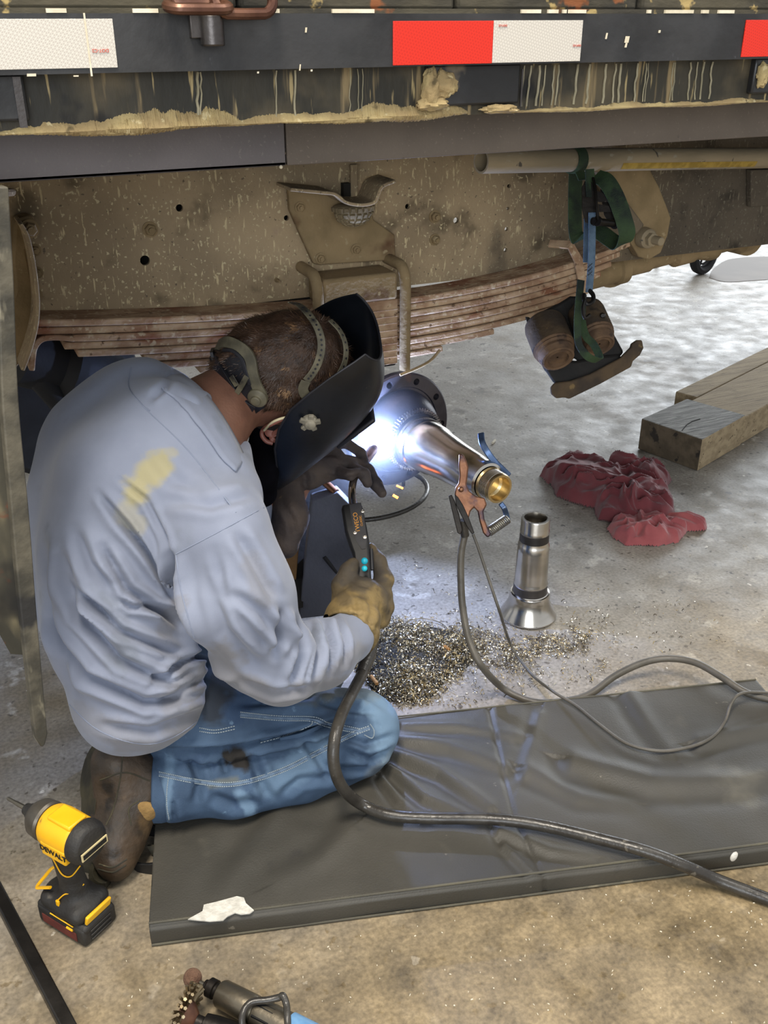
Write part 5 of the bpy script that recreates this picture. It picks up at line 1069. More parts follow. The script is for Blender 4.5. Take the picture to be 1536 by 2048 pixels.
def blob(V, spots):
    X, Y, Z = proj(V); r = np.zeros(len(V)); n = fbm(V * 60, 3, 2)
    for pts, w, a in spots:
        d = segdist(X, Y, pts)[0] if len(pts) > 1 else np.hypot(X - pts[0][0], Y - pts[0][1]); r = np.maximum(r, a * np.clip((1.35 - d / w) * 1.6 + (n - .5) * 2.2, 0, 1))
    return r
# ---- work shirt
def build_shirt():
    s = SD((-.05, 1.14, .05), (.74, 2.0, .93), .0046)
    st = [((385, 880), 92, 1.76), ((310, 872), 118, 1.73), ((248, 945), 138, 1.71), ((212, 1070), 128, 1.71), ((215, 1210), 122, 1.72), ((250, 1345), 116, 1.74)]
    for k, ow in ((-1, .075), (1, .066)):
        pts = [A3(p[0], p[1], D) + Lat * ow * k * (.7 if i == 0 else 1) - (0 if k > 0 else 0) for i, (p, r, D) in enumerate(st)]
        s.chain(pts, [ppx(r, D) * 1.0 for p, r, D in st], .05)
    s.add(s.cone(jt['sr'] + np.array([-.02, .02, -.01]), A3(385, 900, 1.72), .078, .075), .05)
    s.add(s.cone(A3(455, 995, 1.66), A3(415, 920, 1.74), .062, .05), .04)
    s.add(s.cone(jt['sl'], A3(370, 870, 1.78), .060, .07), .05)
    s.chain([A3(445, 1070, 1.58), A3(482, 1190, 1.60), A3(520, 1295, 1.66)], [.080, .083, .078], .035)
    s.chain([A3(520, 1295, 1.66), A3(560, 1340, 1.68), A3(640, 1308, 1.76), A3(700, 1272, 1.85), A3(706, 1267, 1.86)], [.076, .060, .060, .043, .039], .02)
    s.chain([jt['sl'], A3(500, 1010, 2.0), A3(560, 1075, 2.05)], [.055, .04, .036], .02)
    # side hem drop over the hip
    s.add(s.cone(A3(330, 1395, 1.68), A3(250, 1400, 1.72), .06, .085), .04)
    # neck opening and open cuff
    s.cut(s.cone(HP(-.03, 0, -.06), jt['nb'] + np.array([.01, 0, .0]), .095, .075), .012); s.cut(s.ell(A3(468, 835, 1.66), (.055, .055, .09), (_r, _u, _f)), .015)
    cu = A3(737, 1252, 1.90); s.cut(s.cone(A3(722, 1262, 1.885), cu + (cu - A3(700, 1272, 1.85)), .036, .05), .004)
    V, Q = s.mesh(); V = relax(V, Q, 3)
    N_ = vnormals(V, Q); n = fbm(V * np.array([11, 11, 7]), 2, 6) - .5; V = V + N_ * (n * .010)[:, None]
    S = [([(120, 1120), (160, 1230), (240, 1320), (360, 1375)], 12, .011), ([(210, 1010), (290, 1100), (350, 1180), (390, 1260)], 11, .009), ([(205, 1095), (255, 1180), (370, 1255)], 11, .011), ([(100, 1240), (170, 1350), (290, 1405), (410, 1385)], 12, .011),
         ([(150, 1175), (240, 1262), (360, 1310)], 10, .010), ([(85, 1080), (100, 1230), (150, 1380)], 13, .009), ([(200, 1450), (300, 1462), (410, 1420)], 11, .007), ([(300, 1370), (350, 1330), (400, 1310)], 9, .010), ([(310, 1420), (360, 1380), (430, 1350)], 9, .007),
         ([(240, 1195), (260, 1212), (340, 1222)], 8, .008), ([(150, 1060), (180, 1130), (230, 1180)], 14, .006), ([(345, 1110), (365, 1190), (390, 1280), (420, 1350)], 11, .020), ([(455, 1180), (520, 1225), (575, 1290)], 13, .006), ([(420, 1150), (450, 1260), (520, 1340)], 16, .005),
         ([(590, 1240), (598, 1300), (580, 1372)], 8, .010), ([(618, 1240), (632, 1300), (622, 1370)], 7, .010), ([(645, 1235), (662, 1290), (656, 1350)], 7, .009), ([(668, 1228), (690, 1280), (690, 1330)], 6, .007), ([(560, 1215), (562, 1260), (548, 1310)], 10, .009), ([(480, 1360), (550, 1385), (640, 1372)], 9, .006),
         ([(330, 1000), (420, 1010), (520, 985)], 14, .004), ([(470, 1060), (510, 1130), (550, 1200)], 14, .006), ([(380, 1310), (420, 1350), (470, 1375)], 9, .01), ([(300, 900), (350, 960), (420, 1000)], 18, .003), ([(360, 790), (420, 850), (480, 940)], 10, .004)]
    V = wrinkle(V, Q, [(p, w * .8, a * 1.6) for p, w, a in S] + [([(238, 958), (292, 1000), (328, 1068), (350, 1128), (362, 1195)], 5.5, .007), ([(195, 985), (255, 1050), (325, 1150)], 7, .008), ([(300, 1130), (335, 1190), (345, 1215)], 5, .007), ([(130, 1110), (165, 1190), (230, 1240)], 8, .009), ([(430, 1100), (450, 1190), (500, 1260), (560, 1310)], 9, .006), ([(350, 745), (330, 775), (300, 800)], 7, .006)])
    V = relax(V, Q, 1, .3)
    return V, Q
Vs, Qs = build_shirt()
shirt = nobj('work_shirt', Vs, Qs, MATS['shirt_cloth'], PER, attrs={'stain': blob(Vs, [([(270, 985), (290, 955), (318, 932)], 25, .7), ([(275, 990), (250, 1030), (275, 1050)], 18, .32), ([(300, 908), (345, 905)], 9, .4)]),
    'dirt': blob(Vs, [([(470, 1360), (560, 1402), (690, 1370)], 22, .5), ([(505, 1130), (530, 1190)], 22, .28), ([(330, 1260), (360, 1210)], 18, .3), ([(370, 1470), (425, 1410), (440, 1330)], 42, .5), ([(240, 1490), (340, 1495)], 16, .35), ([(350, 1400), (380, 1350)], 26, .3), ([(140, 1430), (300, 1490)], 24, .25), ([(640, 1370), (720, 1300)], 14, .4)])}, label='grey-blue work shirt with a yellow paint stain')
bvS = BVHTree.FromPolygons([tuple(v) for v in Vs], [tuple(q) for q in Qs])
def on(bv, x, y, off=.001):
    d = ray(x, y).normalized(); h = bv.ray_cast(CAM, d)
    return (h[0] + h[1] * off, h[1]) if h[0] is not None else (None, None)
def seam(name, bv, pts, r, mat, off=.0005, k=8, parent=PER, dash=0, lab=None):
    P2 = cr([Vector((x, y, 0)) for x, y in pts], k); p = []
    for q in P2:
        a, n = on(bv, q.x, q.y, off)
        if a is not None and (not p or (a - p[-1]).length < .06): p.append(a)
    if len(p) < 3: return None
    if dash:
        ms = []; L_ = 0
        for i in range(len(p) - 1):
            n_ = max(1, int((p[i + 1] - p[i]).length / dash))
            for j in range(n_): a = p[i].lerp(p[i + 1], (j + .15) / n_); b = p[i].lerp(p[i + 1], (j + .8) / n_); ms.append(tube([a, b], r, 5))
        o = obj(name, join(*ms), MATS[mat], parent); o['kind'] = 'stuff'; return o
    return obj(name, tube(p, r, 6), MATS[mat], parent, label=lab)
for pts in ([(262, 735), (258, 775), (285, 810), (300, 822)], [(285, 812), (380, 905), (472, 1025)], [(352, 1108), (440, 1062), (540, 1008)], [(352, 1110), (362, 1180), (392, 1290)], [(120, 1390), (200, 1462), (300, 1488), (385, 1450), (440, 1382)]):
    seam('shirt_seam', bvS, pts, .0011, 'shirt_seam', off=.0)
# collar: folded band round the near side of the neck
inn = [(332, 742, 1.83), (362, 748, 1.76), (392, 766, 1.70), (424, 800, 1.665), (452, 840, 1.65), (476, 882, 1.65), (492, 915, 1.66)]
out = [(322, 778, 0), (340, 790, 0), (358, 806, 0), (390, 842, 0), (418, 880, 0), (444, 918, 0), (470, 945, 0)]
ip, op = cr([PD(*q) for q in inn], 5), []
for q in cr([Vector((x, y, 0)) for x, y, _ in out], 5):
    a, n = on(bvS, q.x, q.y, .004); op.append(a if a is not None else (op[-1] if op else PD(q.x, q.y, 1.7)))
V, Fc = [], []; nc = 6
for a, b in zip(ip, op):
    up_ = (a - b).length * .22
    for k in range(nc): t = k / (nc - 1); V.append(a.lerp(b, t) + (-ray(400, 830).normalized()) * up_ * math.sin(math.pi * min(1, t * 1.1 + .08)) * .55)
for i in range(len(ip) - 1):
    for k in range(nc - 1): Fc.append((i * nc + k, i * nc + k + 1, (i + 1) * nc + k + 1, (i + 1) * nc + k))
o = obj('collar', (V, Fc), MATS['shirt_cloth'], PER, ang=80); so_ = o.modifiers.new('t', 'SOLIDIFY'); so_.thickness = .0035; so_.offset = -1
# ---- jeans
def build_jeans():
    s = SD((-.02, 1.16, .03), (.80, 1.92, .45), .0050)
    s.chain([A3(280, 1385, 1.76), A3(400, 1418, 1.78), A3(560, 1440, 1.84), A3(705, 1462, 1.90), A3(726, 1458, 1.905)], [.10, .088, .080, .074, .070], .03)
    s.chain([A3(715, 1492, 1.875), A3(600, 1535, 1.83), A3(460, 1560, 1.79), A3(345, 1570, 1.755), A3(300, 1573, 1.75)], [.064, .064, .066, .062, .060], .012)
    s.chain([A3(300, 1340, 1.88), A3(480, 1335, 1.95), A3(630, 1335, 2.06)], [.09, .08, .068], .03)
    s.chain([A3(630, 1345, 2.06), A3(300, 1440, 1.98)], [.06, .05], .015)
    s.cut(-s.plane(A3(318, 1573, 1.755), -(jt['knr'] - jt['anr'])) * -1 if False else s.plane(A3(312, 1573, 1.75), -np.array([1, .06, 0])) * -1 if False else np.maximum(s.plane(A3(314, 1573, 1.75), np.array([1., .12, -.05])), -9) * 1.0 * 0 + 9, .001)
    # open the hem
    s.cut(s.cone(A3(225, 1575, 1.73), A3(316, 1574, 1.752), .085, .085) if False else s.cone(A3(240, 1574, 1.74), A3(330, 1573, 1.755), .052, .052), .003)
    P = s.P; hem = (P - A3(308, 1573, 1.752).astype(np.float32)) @ np.array([-1, -.10, .0], np.float32)
    leg = np.linalg.norm(P - A3(300, 1573, 1.75).astype(np.float32), axis=-1) - .12
    s.D = np.maximum(s.D, np.minimum(hem, -leg)) if False else np.where(leg < 0, np.maximum(s.D, hem), s.D)
    V, Q = s.mesh(); V = relax(V, Q, 2)
    N_ = vnormals(V, Q); n = fbm(V * 16, 2, 3) - .5; V = V + N_ * (n * .008)[:, None]
    S = [([(330, 1502), (440, 1496), (560, 1478), (660, 1450), (700, 1445)], 8, .012), ([(500, 1500), (520, 1560), (540, 1600)], 12, .006), ([(380, 1510), (400, 1560), (390, 1610)], 11, .006), ([(440, 1505), (455, 1550)], 9, .006), ([(600, 1470), (640, 1520), (660, 1560)], 11, .006), ([(620, 1400), (700, 1420), (760, 1425)], 9, .004),
         ([(690, 1500), (740, 1520), (785, 1500)], 8, .006), ([(640, 1530), (700, 1540), (750, 1530)], 8, .005), ([(680, 1470), (730, 1490), (790, 1470)], 8, .004), ([(470, 1410), (560, 1400), (650, 1385)], 10, .005), ([(560, 1590), (600, 1560), (680, 1550)], 10, .005), ([(345, 1600), (350, 1640)], 6, .004), ([(420, 1590), (470, 1610), (520, 1600)], 12, .005), ([(700, 1380), (740, 1400), (780, 1420)], 8, .003)]
    V = wrinkle(V, Q, [(p, w * .85, a * 1.5) for p, w, a in S]); V[:, 2] = np.maximum(V[:, 2], .046); return V, Q
Vj, Qj = build_jeans()
jeans = nobj('jeans', Vj, Qj, MATS['denim'], PER, attrs={'fade': blob(Vj, [([(745, 1400), (790, 1450), (780, 1500)], 30, .55), ([(480, 1590), (500, 1620)], 12, .5), ([(540, 1570), (640, 1500)], 26, .3), ([(330, 1640), (340, 1520)], 10, .35)]),
    'dirt': blob(Vj, [([(478, 1512), (482, 1522)], 17, 1.3), ([(454, 1510), (458, 1518)], 10, 1.1), ([(640, 1385), (660, 1390)], 10, .4), ([(420, 1420), (440, 1370)], 30, .75)]), 'grime': blob(Vj, [([(600, 1380), (740, 1370)], 24, .4), ([(420, 1568), (470, 1562)], 8, .5), ([(740, 1560), (795, 1500)], 12, .3)])}, label='worn blue carpenter jeans with dark stains')
bvJ = BVHTree.FromPolygons([tuple(v) for v in Vj], [tuple(q) for q in Qj])
lines = [[(318, 1544), (400, 1560), (470, 1564), (560, 1538), (640, 1498), (700, 1466), (738, 1452)], [(318, 1552), (400, 1568), (470, 1572), (562, 1546), (642, 1506), (702, 1474), (740, 1459)], [(480, 1424), (560, 1432), (625, 1434), (660, 1446), (720, 1458)], [(480, 1434), (560, 1441), (622, 1443), (656, 1455), (716, 1466)],
         [(398, 1455), (430, 1460), (470, 1452)], [(398, 1462), (430, 1466), (470, 1458)], [(520, 1486), (570, 1472), (618, 1452), (625, 1444)], [(740, 1448), (748, 1462), (744, 1476), (728, 1470)]]
for l in lines: seam('seam_stitching', bvJ, l, .0010, 'thread', dash=.0030)
seam('flat_seam', bvJ, [(318, 1548), (400, 1564), (470, 1568), (561, 1542), (641, 1502), (701, 1470), (739, 1456)], .0036, 'denim_seam', off=-.0016)
seam('flat_seam', bvJ, [(480, 1429), (560, 1437), (624, 1439), (658, 1450), (718, 1462)], .0034, 'denim_seam', off=-.0016)
seam('seam_stitching', bvJ, [(338, 1548), (334, 1580), (334, 1610), (338, 1640)], .001, 'thread', dash=.005); 
# hammer loop on the leg
lp = []
for x, y in ((560, 1480), (600, 1474), (630, 1462), (644, 1450)):
    a, n = on(bvJ, x, y, .005 if x in (600, 630) else .001)
    if a is not None: lp.append(a)
if len(lp) > 2: obj('tool_loop', strip(cr(lp, 4), (0, 0, 1), .009, .002), MATS['denim'], PER)
# hem band at the cuff
hc0, hc1 = Vector(A3(306, 1573, 1.752)), Vector(A3(330, 1572, 1.756)); hd_ = (hc1 - hc0).normalized()
obj('hem_band', lathe(hc0, hd_, [(0, .055), (-.001, .0605), (.001, .0635), (.016, .0640), (.026, .0625)], 40, False, False), MATS['denim'], PER)
# ---- boots
def build_boot(ank, heel, ball_, toe, soledir, lo, hi):
    s = SD(lo, hi, .0042)
    s.add(s.cone(ank, heel, .050, .040), 0); s.add(s.cone(heel, ball_, .038, .043), .03); s.add(s.cone(ank, ball_, .044, .040), .03); s.add(s.cone(ball_, toe, .043, .034), .025)
    s.D = np.maximum(s.D, .004 - s.P[..., 2]); V, Q = s.mesh(); V = relax(V, Q, 2); V = V + vnormals(V, Q) * ((fbm(V * 30, 2, 4) - .5) * .005)[:, None]; return V, Q
bank = A3(292, 1570, 1.745); bheel = A3(236, 1528, 1.72); bball = np.array(PZ(232, 1672, .062)); btoe = np.array(PZ(232, 1722, .036))
V, Q = build_boot(bank, bheel, bball, btoe, None, (-.06, 1.16, 0), (.30, 1.55, .30)); V[:, 2] = np.maximum(V[:, 2], .004)
nobj('boot', V, Q, MATS['boot_leather'], PER, label='worn brown leather boot, toe on the floor')
bvB = BVHTree.FromPolygons([tuple(v) for v in V], [tuple(q) for q in Q])
V2, Q2 = build_boot(A3(330, 1440, 1.95), A3(242, 1480, 1.92), np.array(PZ(238, 1545, .06)), np.array(PZ(226, 1560, .035)), None, (-.12, 1.30, 0), (.36, 1.80, .35))
nobj('boot', V2, Q2, MATS['boot_leather'], PER, label='far boot half hidden behind the near one')
sl = [A3(205, 1500, 1.735), A3(188, 1540, 1.735), A3(183, 1610, 1.72), np.array(PZ(184, 1680, .03)), np.array(PZ(196, 1742, .012)), np.array(PZ(226, 1755, .008))]
obj('boot_sole', strip(cr([Vector(p) for p in sl], 6), (.15, -1, .05), [.05 + .022 * math.sin(math.pi * min(1, t * 1.2)) for t in np.linspace(0, 1, 31)], .014), MATS['boot_sole'], PER, bevel=.003)
for l in ([(200, 1560), (250, 1545), (300, 1562)], [(246, 1500), (240, 1560), (226, 1620), (212, 1650)], [(196, 1738), (226, 1744), (252, 1730)], [(198, 1728), (226, 1734), (254, 1718)], [(262, 1650), (258, 1618), (280, 1600)]): seam('boot_seam', bvB, l, .0014, 'boot_sole', off=.0)
obj('boot_tongue', (lambda v: ([Vector(A3(287, 1622, 1.70)) + hd_ * p[0] + Vector(p[1:] if 0 else (0, p[1], p[2])) for p in v[0]], v[1]))(ball((0, 0, 0), .020, 10, (1.2, .5, 1.15))), MATS['boot_lining'], PER, label='tan lining showing at the cuff')
# ---- right glove gripping the torch
def build_glove_r():
    s = SD((.55, 1.36, .19), (.80, 1.72, .50), .0030)
    s.add(s.ell(A3(722, 1204, 1.93), (.052, .050, .042), (_r, _u, _f)), 0)
    s.chain([A3(716, 1215, 1.92), A3(704, 1242, 1.88), A3(700, 1262, 1.86)], [.048, .050, .057], .02)
    # thumb up the near side of the handle
    s.chain([A3(690, 1205, 1.92), A3(684, 1170, 1.925), A3(697, 1142, 1.935), A3(706, 1128, 1.94)], [.024, .019, .016, .013], .012)
    # index finger stretched along the handle, the other three curled round it
    s.chain([A3(752, 1190, 1.95), A3(768, 1160, 1.98), A3(757, 1122, 2.0), A3(742, 1095, 2.01)], [.022, .019, .015, .010], .010)
    for (x, y, D, k) in ((765, 1196, 1.955, 0), (768, 1218, 1.95, 1), (760, 1240, 1.945, 2)):
        s.chain([A3(745, y + 2, 1.93), A3(x, y - 4, D + .01), A3(x - 4, y - 14, D + .05), A3(x - 34, y - 20, D + .065), A3(x - 52, y - 18, D + .04)], [.022, .020, .017, .015, .012], .007)
    s.cut(s.cone(A3(684, 1290, 1.83), A3(702, 1250, 1.872), .052, .046), .003); s.cut(-(s.plane(A3(696, 1270, 1.85), A3(716, 1215, 1.92) - A3(696, 1270, 1.85))) * -1 if False else s.plane(A3(692, 1268, 1.85), A3(692, 1268, 1.85) - A3(720, 1205, 1.93)) * -1, .003)
    V, Q = s.mesh(); V = relax(V, Q, 2)
    S = [([(700, 1180), (740, 1200), (770, 1230)], 6, .003), ([(690, 1230), (730, 1235), (765, 1262)], 5, .003), ([(705, 1195), (712, 1225), (700, 1250)], 5, .003), ([(735, 1190), (742, 1225), (735, 1260)], 5, .0026), ([(760, 1200), (766, 1236), (750, 1270)], 5, .0026), ([(702, 1160), (722, 1172), (752, 1176)], 5, .002)]
    V = wrinkle(V, Q, S); return V, Q
Vg, Qg = build_glove_r(); nobj('welding_glove', Vg, Qg, MATS['glove_leather'], PER, attrs={'knuckle_dark': blob(Vg, [([(690, 1150), (720, 1160), (760, 1130)], 30, .8), ([(770, 1170), (785, 1230)], 14, .6), ([(690, 1200), (672, 1160)], 14, .5)])}, label='tan leather glove darkened at the knuckles, gripping the torch')
rim = [A3(*p) for p in ((655, 1222, 1.88), (672, 1214, 1.86), (700, 1226, 1.835), (722, 1248, 1.83), (738, 1272, 1.84), (744, 1288, 1.86), (738, 1286, 1.88))]
obj('glove_cuff', strip(cr([Vector(p) for p in rim], 6), _u + _r * .4, .014, .006), MATS['glove_leather'], PER, bevel=.002)
# ---- left glove and gauntlet beside the hub
def build_glove_l():
    s = SD((.50, 1.62, .28), (.98, 2.05, .64), .0032)
    s.chain([A3(572, 1092, 2.00), A3(576, 1035, 2.02), A3(570, 985, 2.05)], [.026, .040, .040], .02)
    s.chain([A3(566, 965, 2.07), A3(620, 950, 2.09), A3(660, 938, 2.12)], [.030, .028, .026], .015)
    s.add(s.ell(A3(684, 930, 2.15), (.040, .024, .034), (_r, _u, _f)), .012)
    s.chain([A3(708, 930, 2.16), A3(735, 942, 2.15), A3(752, 968, 2.14), A3(764, 986, 2.13)], [.018, .0155, .0135, .011], .008)      # index, pointing down-right
    s.chain([A3(704, 938, 2.13), A3(728, 948, 2.10), A3(735, 966, 2.10)], [.016, .013, .011], .006)
    s.chain([A3(668, 922, 2.15), A3(668, 892, 2.17), A3(690, 884, 2.18), A3(722, 906, 2.17), A3(730, 922, 2.16)], [.015, .013, .012, .011, .009], .006)   # thumb over the nozzle
    s.chain([A3(656, 930, 2.15), A3(650, 902, 2.16), A3(668, 896, 2.14), A3(684, 914, 2.13)], [.014, .012, .011, .009], .005)
    s.chain([A3(676, 944, 2.11), A3(700, 950, 2.08), A3(712, 944, 2.09)], [.015, .012, .010], .005)
    V, Q = s.mesh(); V = relax(V, Q, 2); S = [([(600, 935), (612, 955), (608, 975)], 6, .004), ([(640, 950), (690, 958), (730, 950)], 5, .003), ([(560, 1000), (585, 1040), (590, 1080)], 7, .004)]
    return wrinkle(V, Q, S), Q
Vg, Qg = build_glove_l(); nobj('welding_glove', Vg, Qg, MATS['glove_dark'], PER, label='dark leather gauntlet steadying the torch neck')
# ---- hair, ear, hearing aid
skull = [(HO, (.107 * SK, .085 * SK, .117 * SK))]
def on_head(x, y, sc=1.0, radii=(.107, .085, .117)):
    d = np.array(ray(x, y)); r = np.array(radii) * SK * sc; Bm = np.array([HF, HS, HC]); o = Bm @ (np.array(CAM) - HO) / r; dd = Bm @ d / r
    a, b, c = dd @ dd, 2 * o @ dd, o @ o - 1; q = b * b - 4 * a * c
    t = (-b - math.sqrt(q)) / (2 * a) if q > 0 else -b / (2 * a); p = np.array(CAM) + d * t; n = Bm.T @ ((Bm @ (p - HO)) / r ** 2); return Vector(p), Vector(n / np.linalg.norm(n))
def build_hair():
    s = SD(tuple(HO - .17), tuple(HO + .17), .0040)
    s.add(s.ell(HO, (.106 * SK, .084 * SK, .116 * SK), (HF, HS, HC)), 0)
    s.add(s.cone(HP(-.055, 0, -.02), HP(-.062, 0, -.085), .065, .05), .03)
    P = s.P - HO.astype(np.float32); c = P @ HC.astype(np.float32); f = P @ HF.astype(np.float32); q = P @ HS.astype(np.float32)
    line = np.where(f < -.01, -.088 - c, (f * .55 - .035) - c)       # hairline: low at the nape, rising towards the temple
    face = f - (.088 + .0 * c); s.D = np.maximum(s.D, np.maximum(line, face)); 
    V, Q = s.mesh(); V = relax(V, Q, 2); V = V + vnormals(V, Q) * ((fbm(V * 45, 3, 1) - .5) * .008)[:, None]; return V, Q
Vh, Qh = build_hair(); nobj('hair', Vh, Qh, MATS['hair_brown'], PER)
Nh = vnormals(Vh, Qh); rs = np.random.RandomState(2); crown = HP(-.03, 0, .12); V, Fc = [], []
idx = rs.choice(len(Vh), 15000)
for i in idx:
    p, n = Vh[i], Nh[i]; g = p - crown; g = g - n * (g @ n); g /= np.linalg.norm(g) + 1e-6; sw = HF * -.25 + HC * -.1; d = g * .9 + n * .32 + sw * .5 + rs.randn(3) * .28; d /= np.linalg.norm(d); w_ = np.cross(d, n); w_ /= np.linalg.norm(w_) + 1e-6
    L_ = rs.uniform(.008, .016); w0 = .00045; b0 = len(V); q = p - n * .001
    V += [q - w_ * w0, q + w_ * w0, q + d * L_ * .55 + n * .001 + w_ * w0 * .8, q + d * L_ * .55 + n * .001 - w_ * w0 * .8, q + d * L_]; Fc += [[b0, b0 + 1, b0 + 2, b0 + 3], [b0 + 3, b0 + 2, b0 + 4, b0 + 4]]
V = np.array(V); me_f = [tuple(f[:3]) if f[2] == f[3] else tuple(f) for f in Fc]
hs_ = obj('hair_strands', (V, me_f), MATS['hair_strand'], PER); hs_['kind'] = 'stuff'
# beard shadow along the jaw
M('beard', '#1e1a1a', '#2c2422', scale=80, rough=.8, bump=.6, bscale=300)
s = SD(tuple(HP(.03, .03, -.09) - .10), tuple(HP(.03, .03, -.09) + .10), .0045)
s.add(s.ell(HP(.048, 0, -.062), (.064, .064, .078), (HF, HS, HC)), 0); P = s.P - HO.astype(np.float32); c = P @ HC.astype(np.float32); f = P @ HF.astype(np.float32)
s.D = np.maximum(s.D, np.maximum(c + .045, -f + .012)); V, Q = s.mesh(); V = relax(V, Q, 1); nobj('beard', V, Q, MATS['beard'], PER)
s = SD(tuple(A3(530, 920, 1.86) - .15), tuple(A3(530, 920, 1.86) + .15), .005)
s.chain([A3(524, 868, 1.87), A3(532, 905, 1.88), A3(516, 948, 1.88), A3(524, 985, 1.90)], [.024, .032, .034, .03], .02); V, Q = s.mesh(); V = relax(V, Q, 1); M('shade_black', '#060609', '#0b0b10', scale=20, rough=1, bump=.3, spec=.05)
nobj('throat_shade', V, Q, MATS['shade_black'], PER, label='black fill standing in for the shade at the throat')  # black body added to stand for the shade between throat and helmet
def hd(x, y, o=.0, rad=(.098, .076, .108)): p, n = on_head(x, y, 1, rad); return p + n * o
eo = [(546, 880), (534, 872), (527, 856), (532, 840), (546, 829), (566, 820), (582, 820), (587, 828), (578, 838), (566, 846)]
ep_ = [hd(x, y, .006 + .014 * min(1, i / 4)) for i, (x, y) in enumerate(eo)]
obj('ear', join(tube(cr(ep_, 5), [.0045] * 10 + [.0040] * 36, 10), tube(cr([hd(546, 868, .012), hd(548, 852, .016), hd(560, 842, .016), hd(572, 834, .014)], 5), .005, 8), tube([hd(545, 874, .006), hd(550, 866, .008)], .008, 10), (lambda v: ([hd(552, 852, .004) + Vector(HF * p[0] * .0 + HS * p[1] * .006) + (_r * .85 + _u * .5) * p[0] * .024 + (_r * -.5 + _u * .85) * p[2] * .015 for p in v[0]], v[1]))(ball((0, 0, 0), 1, 10))), MATS['ear_skin'], PER)
obj('hearing_aid', join(tube([hd(556, 861, .022), hd(568, 850, .018)], [.0055, .0045], 12), tube(cr([hd(534, 838, .022), hd(548, 824, .022), hd(568, 816, .022), hd(584, 818, .018)], 5), .0024, 8)), MATS['cream_plastic'], PER, label='small cream hearing aid')
# ---- welding helmet
HEL = thing('welding_helmet', H0, 'black flipped-down welding helmet with a perforated headband on the kneeling person\'s head', 'helmet')
cl = np.array([-.20, -.19, -.15, -.10, -.05, .0, .05, .09, .12, .145, .158, .165]); Wd = np.interp(cl, [-.2, -.15, -.05, .05, .13, .165], [.070, .088, .106, .108, .100, .086]); Fr = np.interp(cl, [-.2, -.15, -.05, .03, .09, .13, .155, .165], [.170, .180, .180, .172, .152, .125, .092, .076]); Re = np.interp(cl, [-.2, -.15, -.10, -.05, 0, .06, .12, .165], [.150, .11, .06, .026, .010, .008, .016, .028])
ph = np.radians(np.linspace(-96, 96, 41)); V = []
for i in range(len(cl)):
    for a in ph:
        sx = math.copysign(abs(math.sin(a)) ** .72, a); cxx = max(0, math.cos(a)) ** .78 if math.cos(a) > 0 else -.04
        V.append(HP(Re[i] + (Fr[i] - Re[i]) * cxx, Wd[i] * sx, cl[i] - .012 * max(0, math.cos(a)) * (cl[i] < -.1)))
V = np.array(V); m = len(ph); i, j = np.meshgrid(np.arange(len(cl) - 1), np.arange(m - 1), indexing='ij'); a = (i * m + j).ravel(); Q = np.stack([a, a + 1, a + m + 1, a + m], 1)
o = nobj('shell', V, Q, MATS['helmet_black'], HEL, label='glossy black shell'); so_ = o.modifiers.new('t', 'SOLIDIFY'); so_.thickness = .0028; so_.offset = 0; sb = o.modifiers.new('s', 'SUBSURF'); sb.levels = sb.render_levels = 2
rim_ = [Vector(V[i * m + m - 1]) for i in range(len(cl))] + [Vector(V[(len(cl) - 1) * m + k]) for k in range(m - 2, -1, -1)]
obj('rim_bead', tube(rim_, .0022, 8), MATS['headgear_dark'], HEL)
obj('lens_frame', obox(HP(.175, 0, .0), (HF, HS, HC), (.010, .115, .10)), MATS['headgear_dark'], HEL, bevel=.004)
obj('lens', obox(HP(.1805, 0, .002), (HF, HS, HC), (.002, .10, .06)), MATS['black_plastic'], HEL, bevel=.001)
# pivot knobs
for sg in (1, -1):
    kc = HP(.045, .112 * sg, .004); kp = []
    kp.append(lathe(kc, HS * sg, [(-.006, .014), (.004, .014), (.006, .011), (.012, .010), (.014, .007)], 20))
    for q in range(5):
        an = math.radians(72 * q + 54); kp.append(obox(Vector(kc + HS * sg * .004) + Vector(HF * math.cos(an) + HC * math.sin(an)) * .013, (HF * math.cos(an) + HC * math.sin(an), HS, np.cross(HF * math.cos(an) + HC * math.sin(an), HS)), (.013, .007, .010)))
    obj('pivot_knob', join(*kp), MATS['knob_dusty'], HEL, bevel=.002)
def hstrap(name, pts, w, sc, mat='headgear', holes=0, k=6, t=.002):
    P2 = cr([Vector((x, y, 0)) for x, y in pts], k); p, wd_, nn_ = [], [], []
    for q in P2: a, n = on_head(q.x, q.y, sc); p.append(a); nn_.append(n)
    for q in range(len(p)): T_ = (p[min(q + 1, len(p) - 1)] - p[max(q - 1, 0)]).normalized(); wd_.append(T_.cross(nn_[q]))
    o = obj(name, strip(p, wd_, w, t), MATS[mat], HEL, bevel=.0006)
    if holes:
        hl = []
        for q in range(2, len(p) - 2, holes): hl.append(lathe(p[q] + nn_[q] * .0002, nn_[q], [(0, .0021), (.0014, .0021)], 10))
        h_ = obj('strap_hole', join(*hl), MATS['headgear_dark'], HEL); h_['kind'] = 'stuff'
    return o
hstrap('crown_strap', [(575, 604), (598, 610), (620, 632), (637, 660), (643, 690), (638, 720), (626, 745), (612, 762)], .015, 1.10, holes=2)
hstrap('brow_band', [(660, 640), (680, 662), (691, 690), (690, 722), (676, 752), (658, 772), (636, 786)], .014, 1.09, holes=3)
hstrap('side_band', [(612, 762), (606, 778), (612, 792), (626, 806)], .018, 1.12)
hstrap('side_band', [(640, 782), (620, 800), (606, 812)], .016, 1.12)
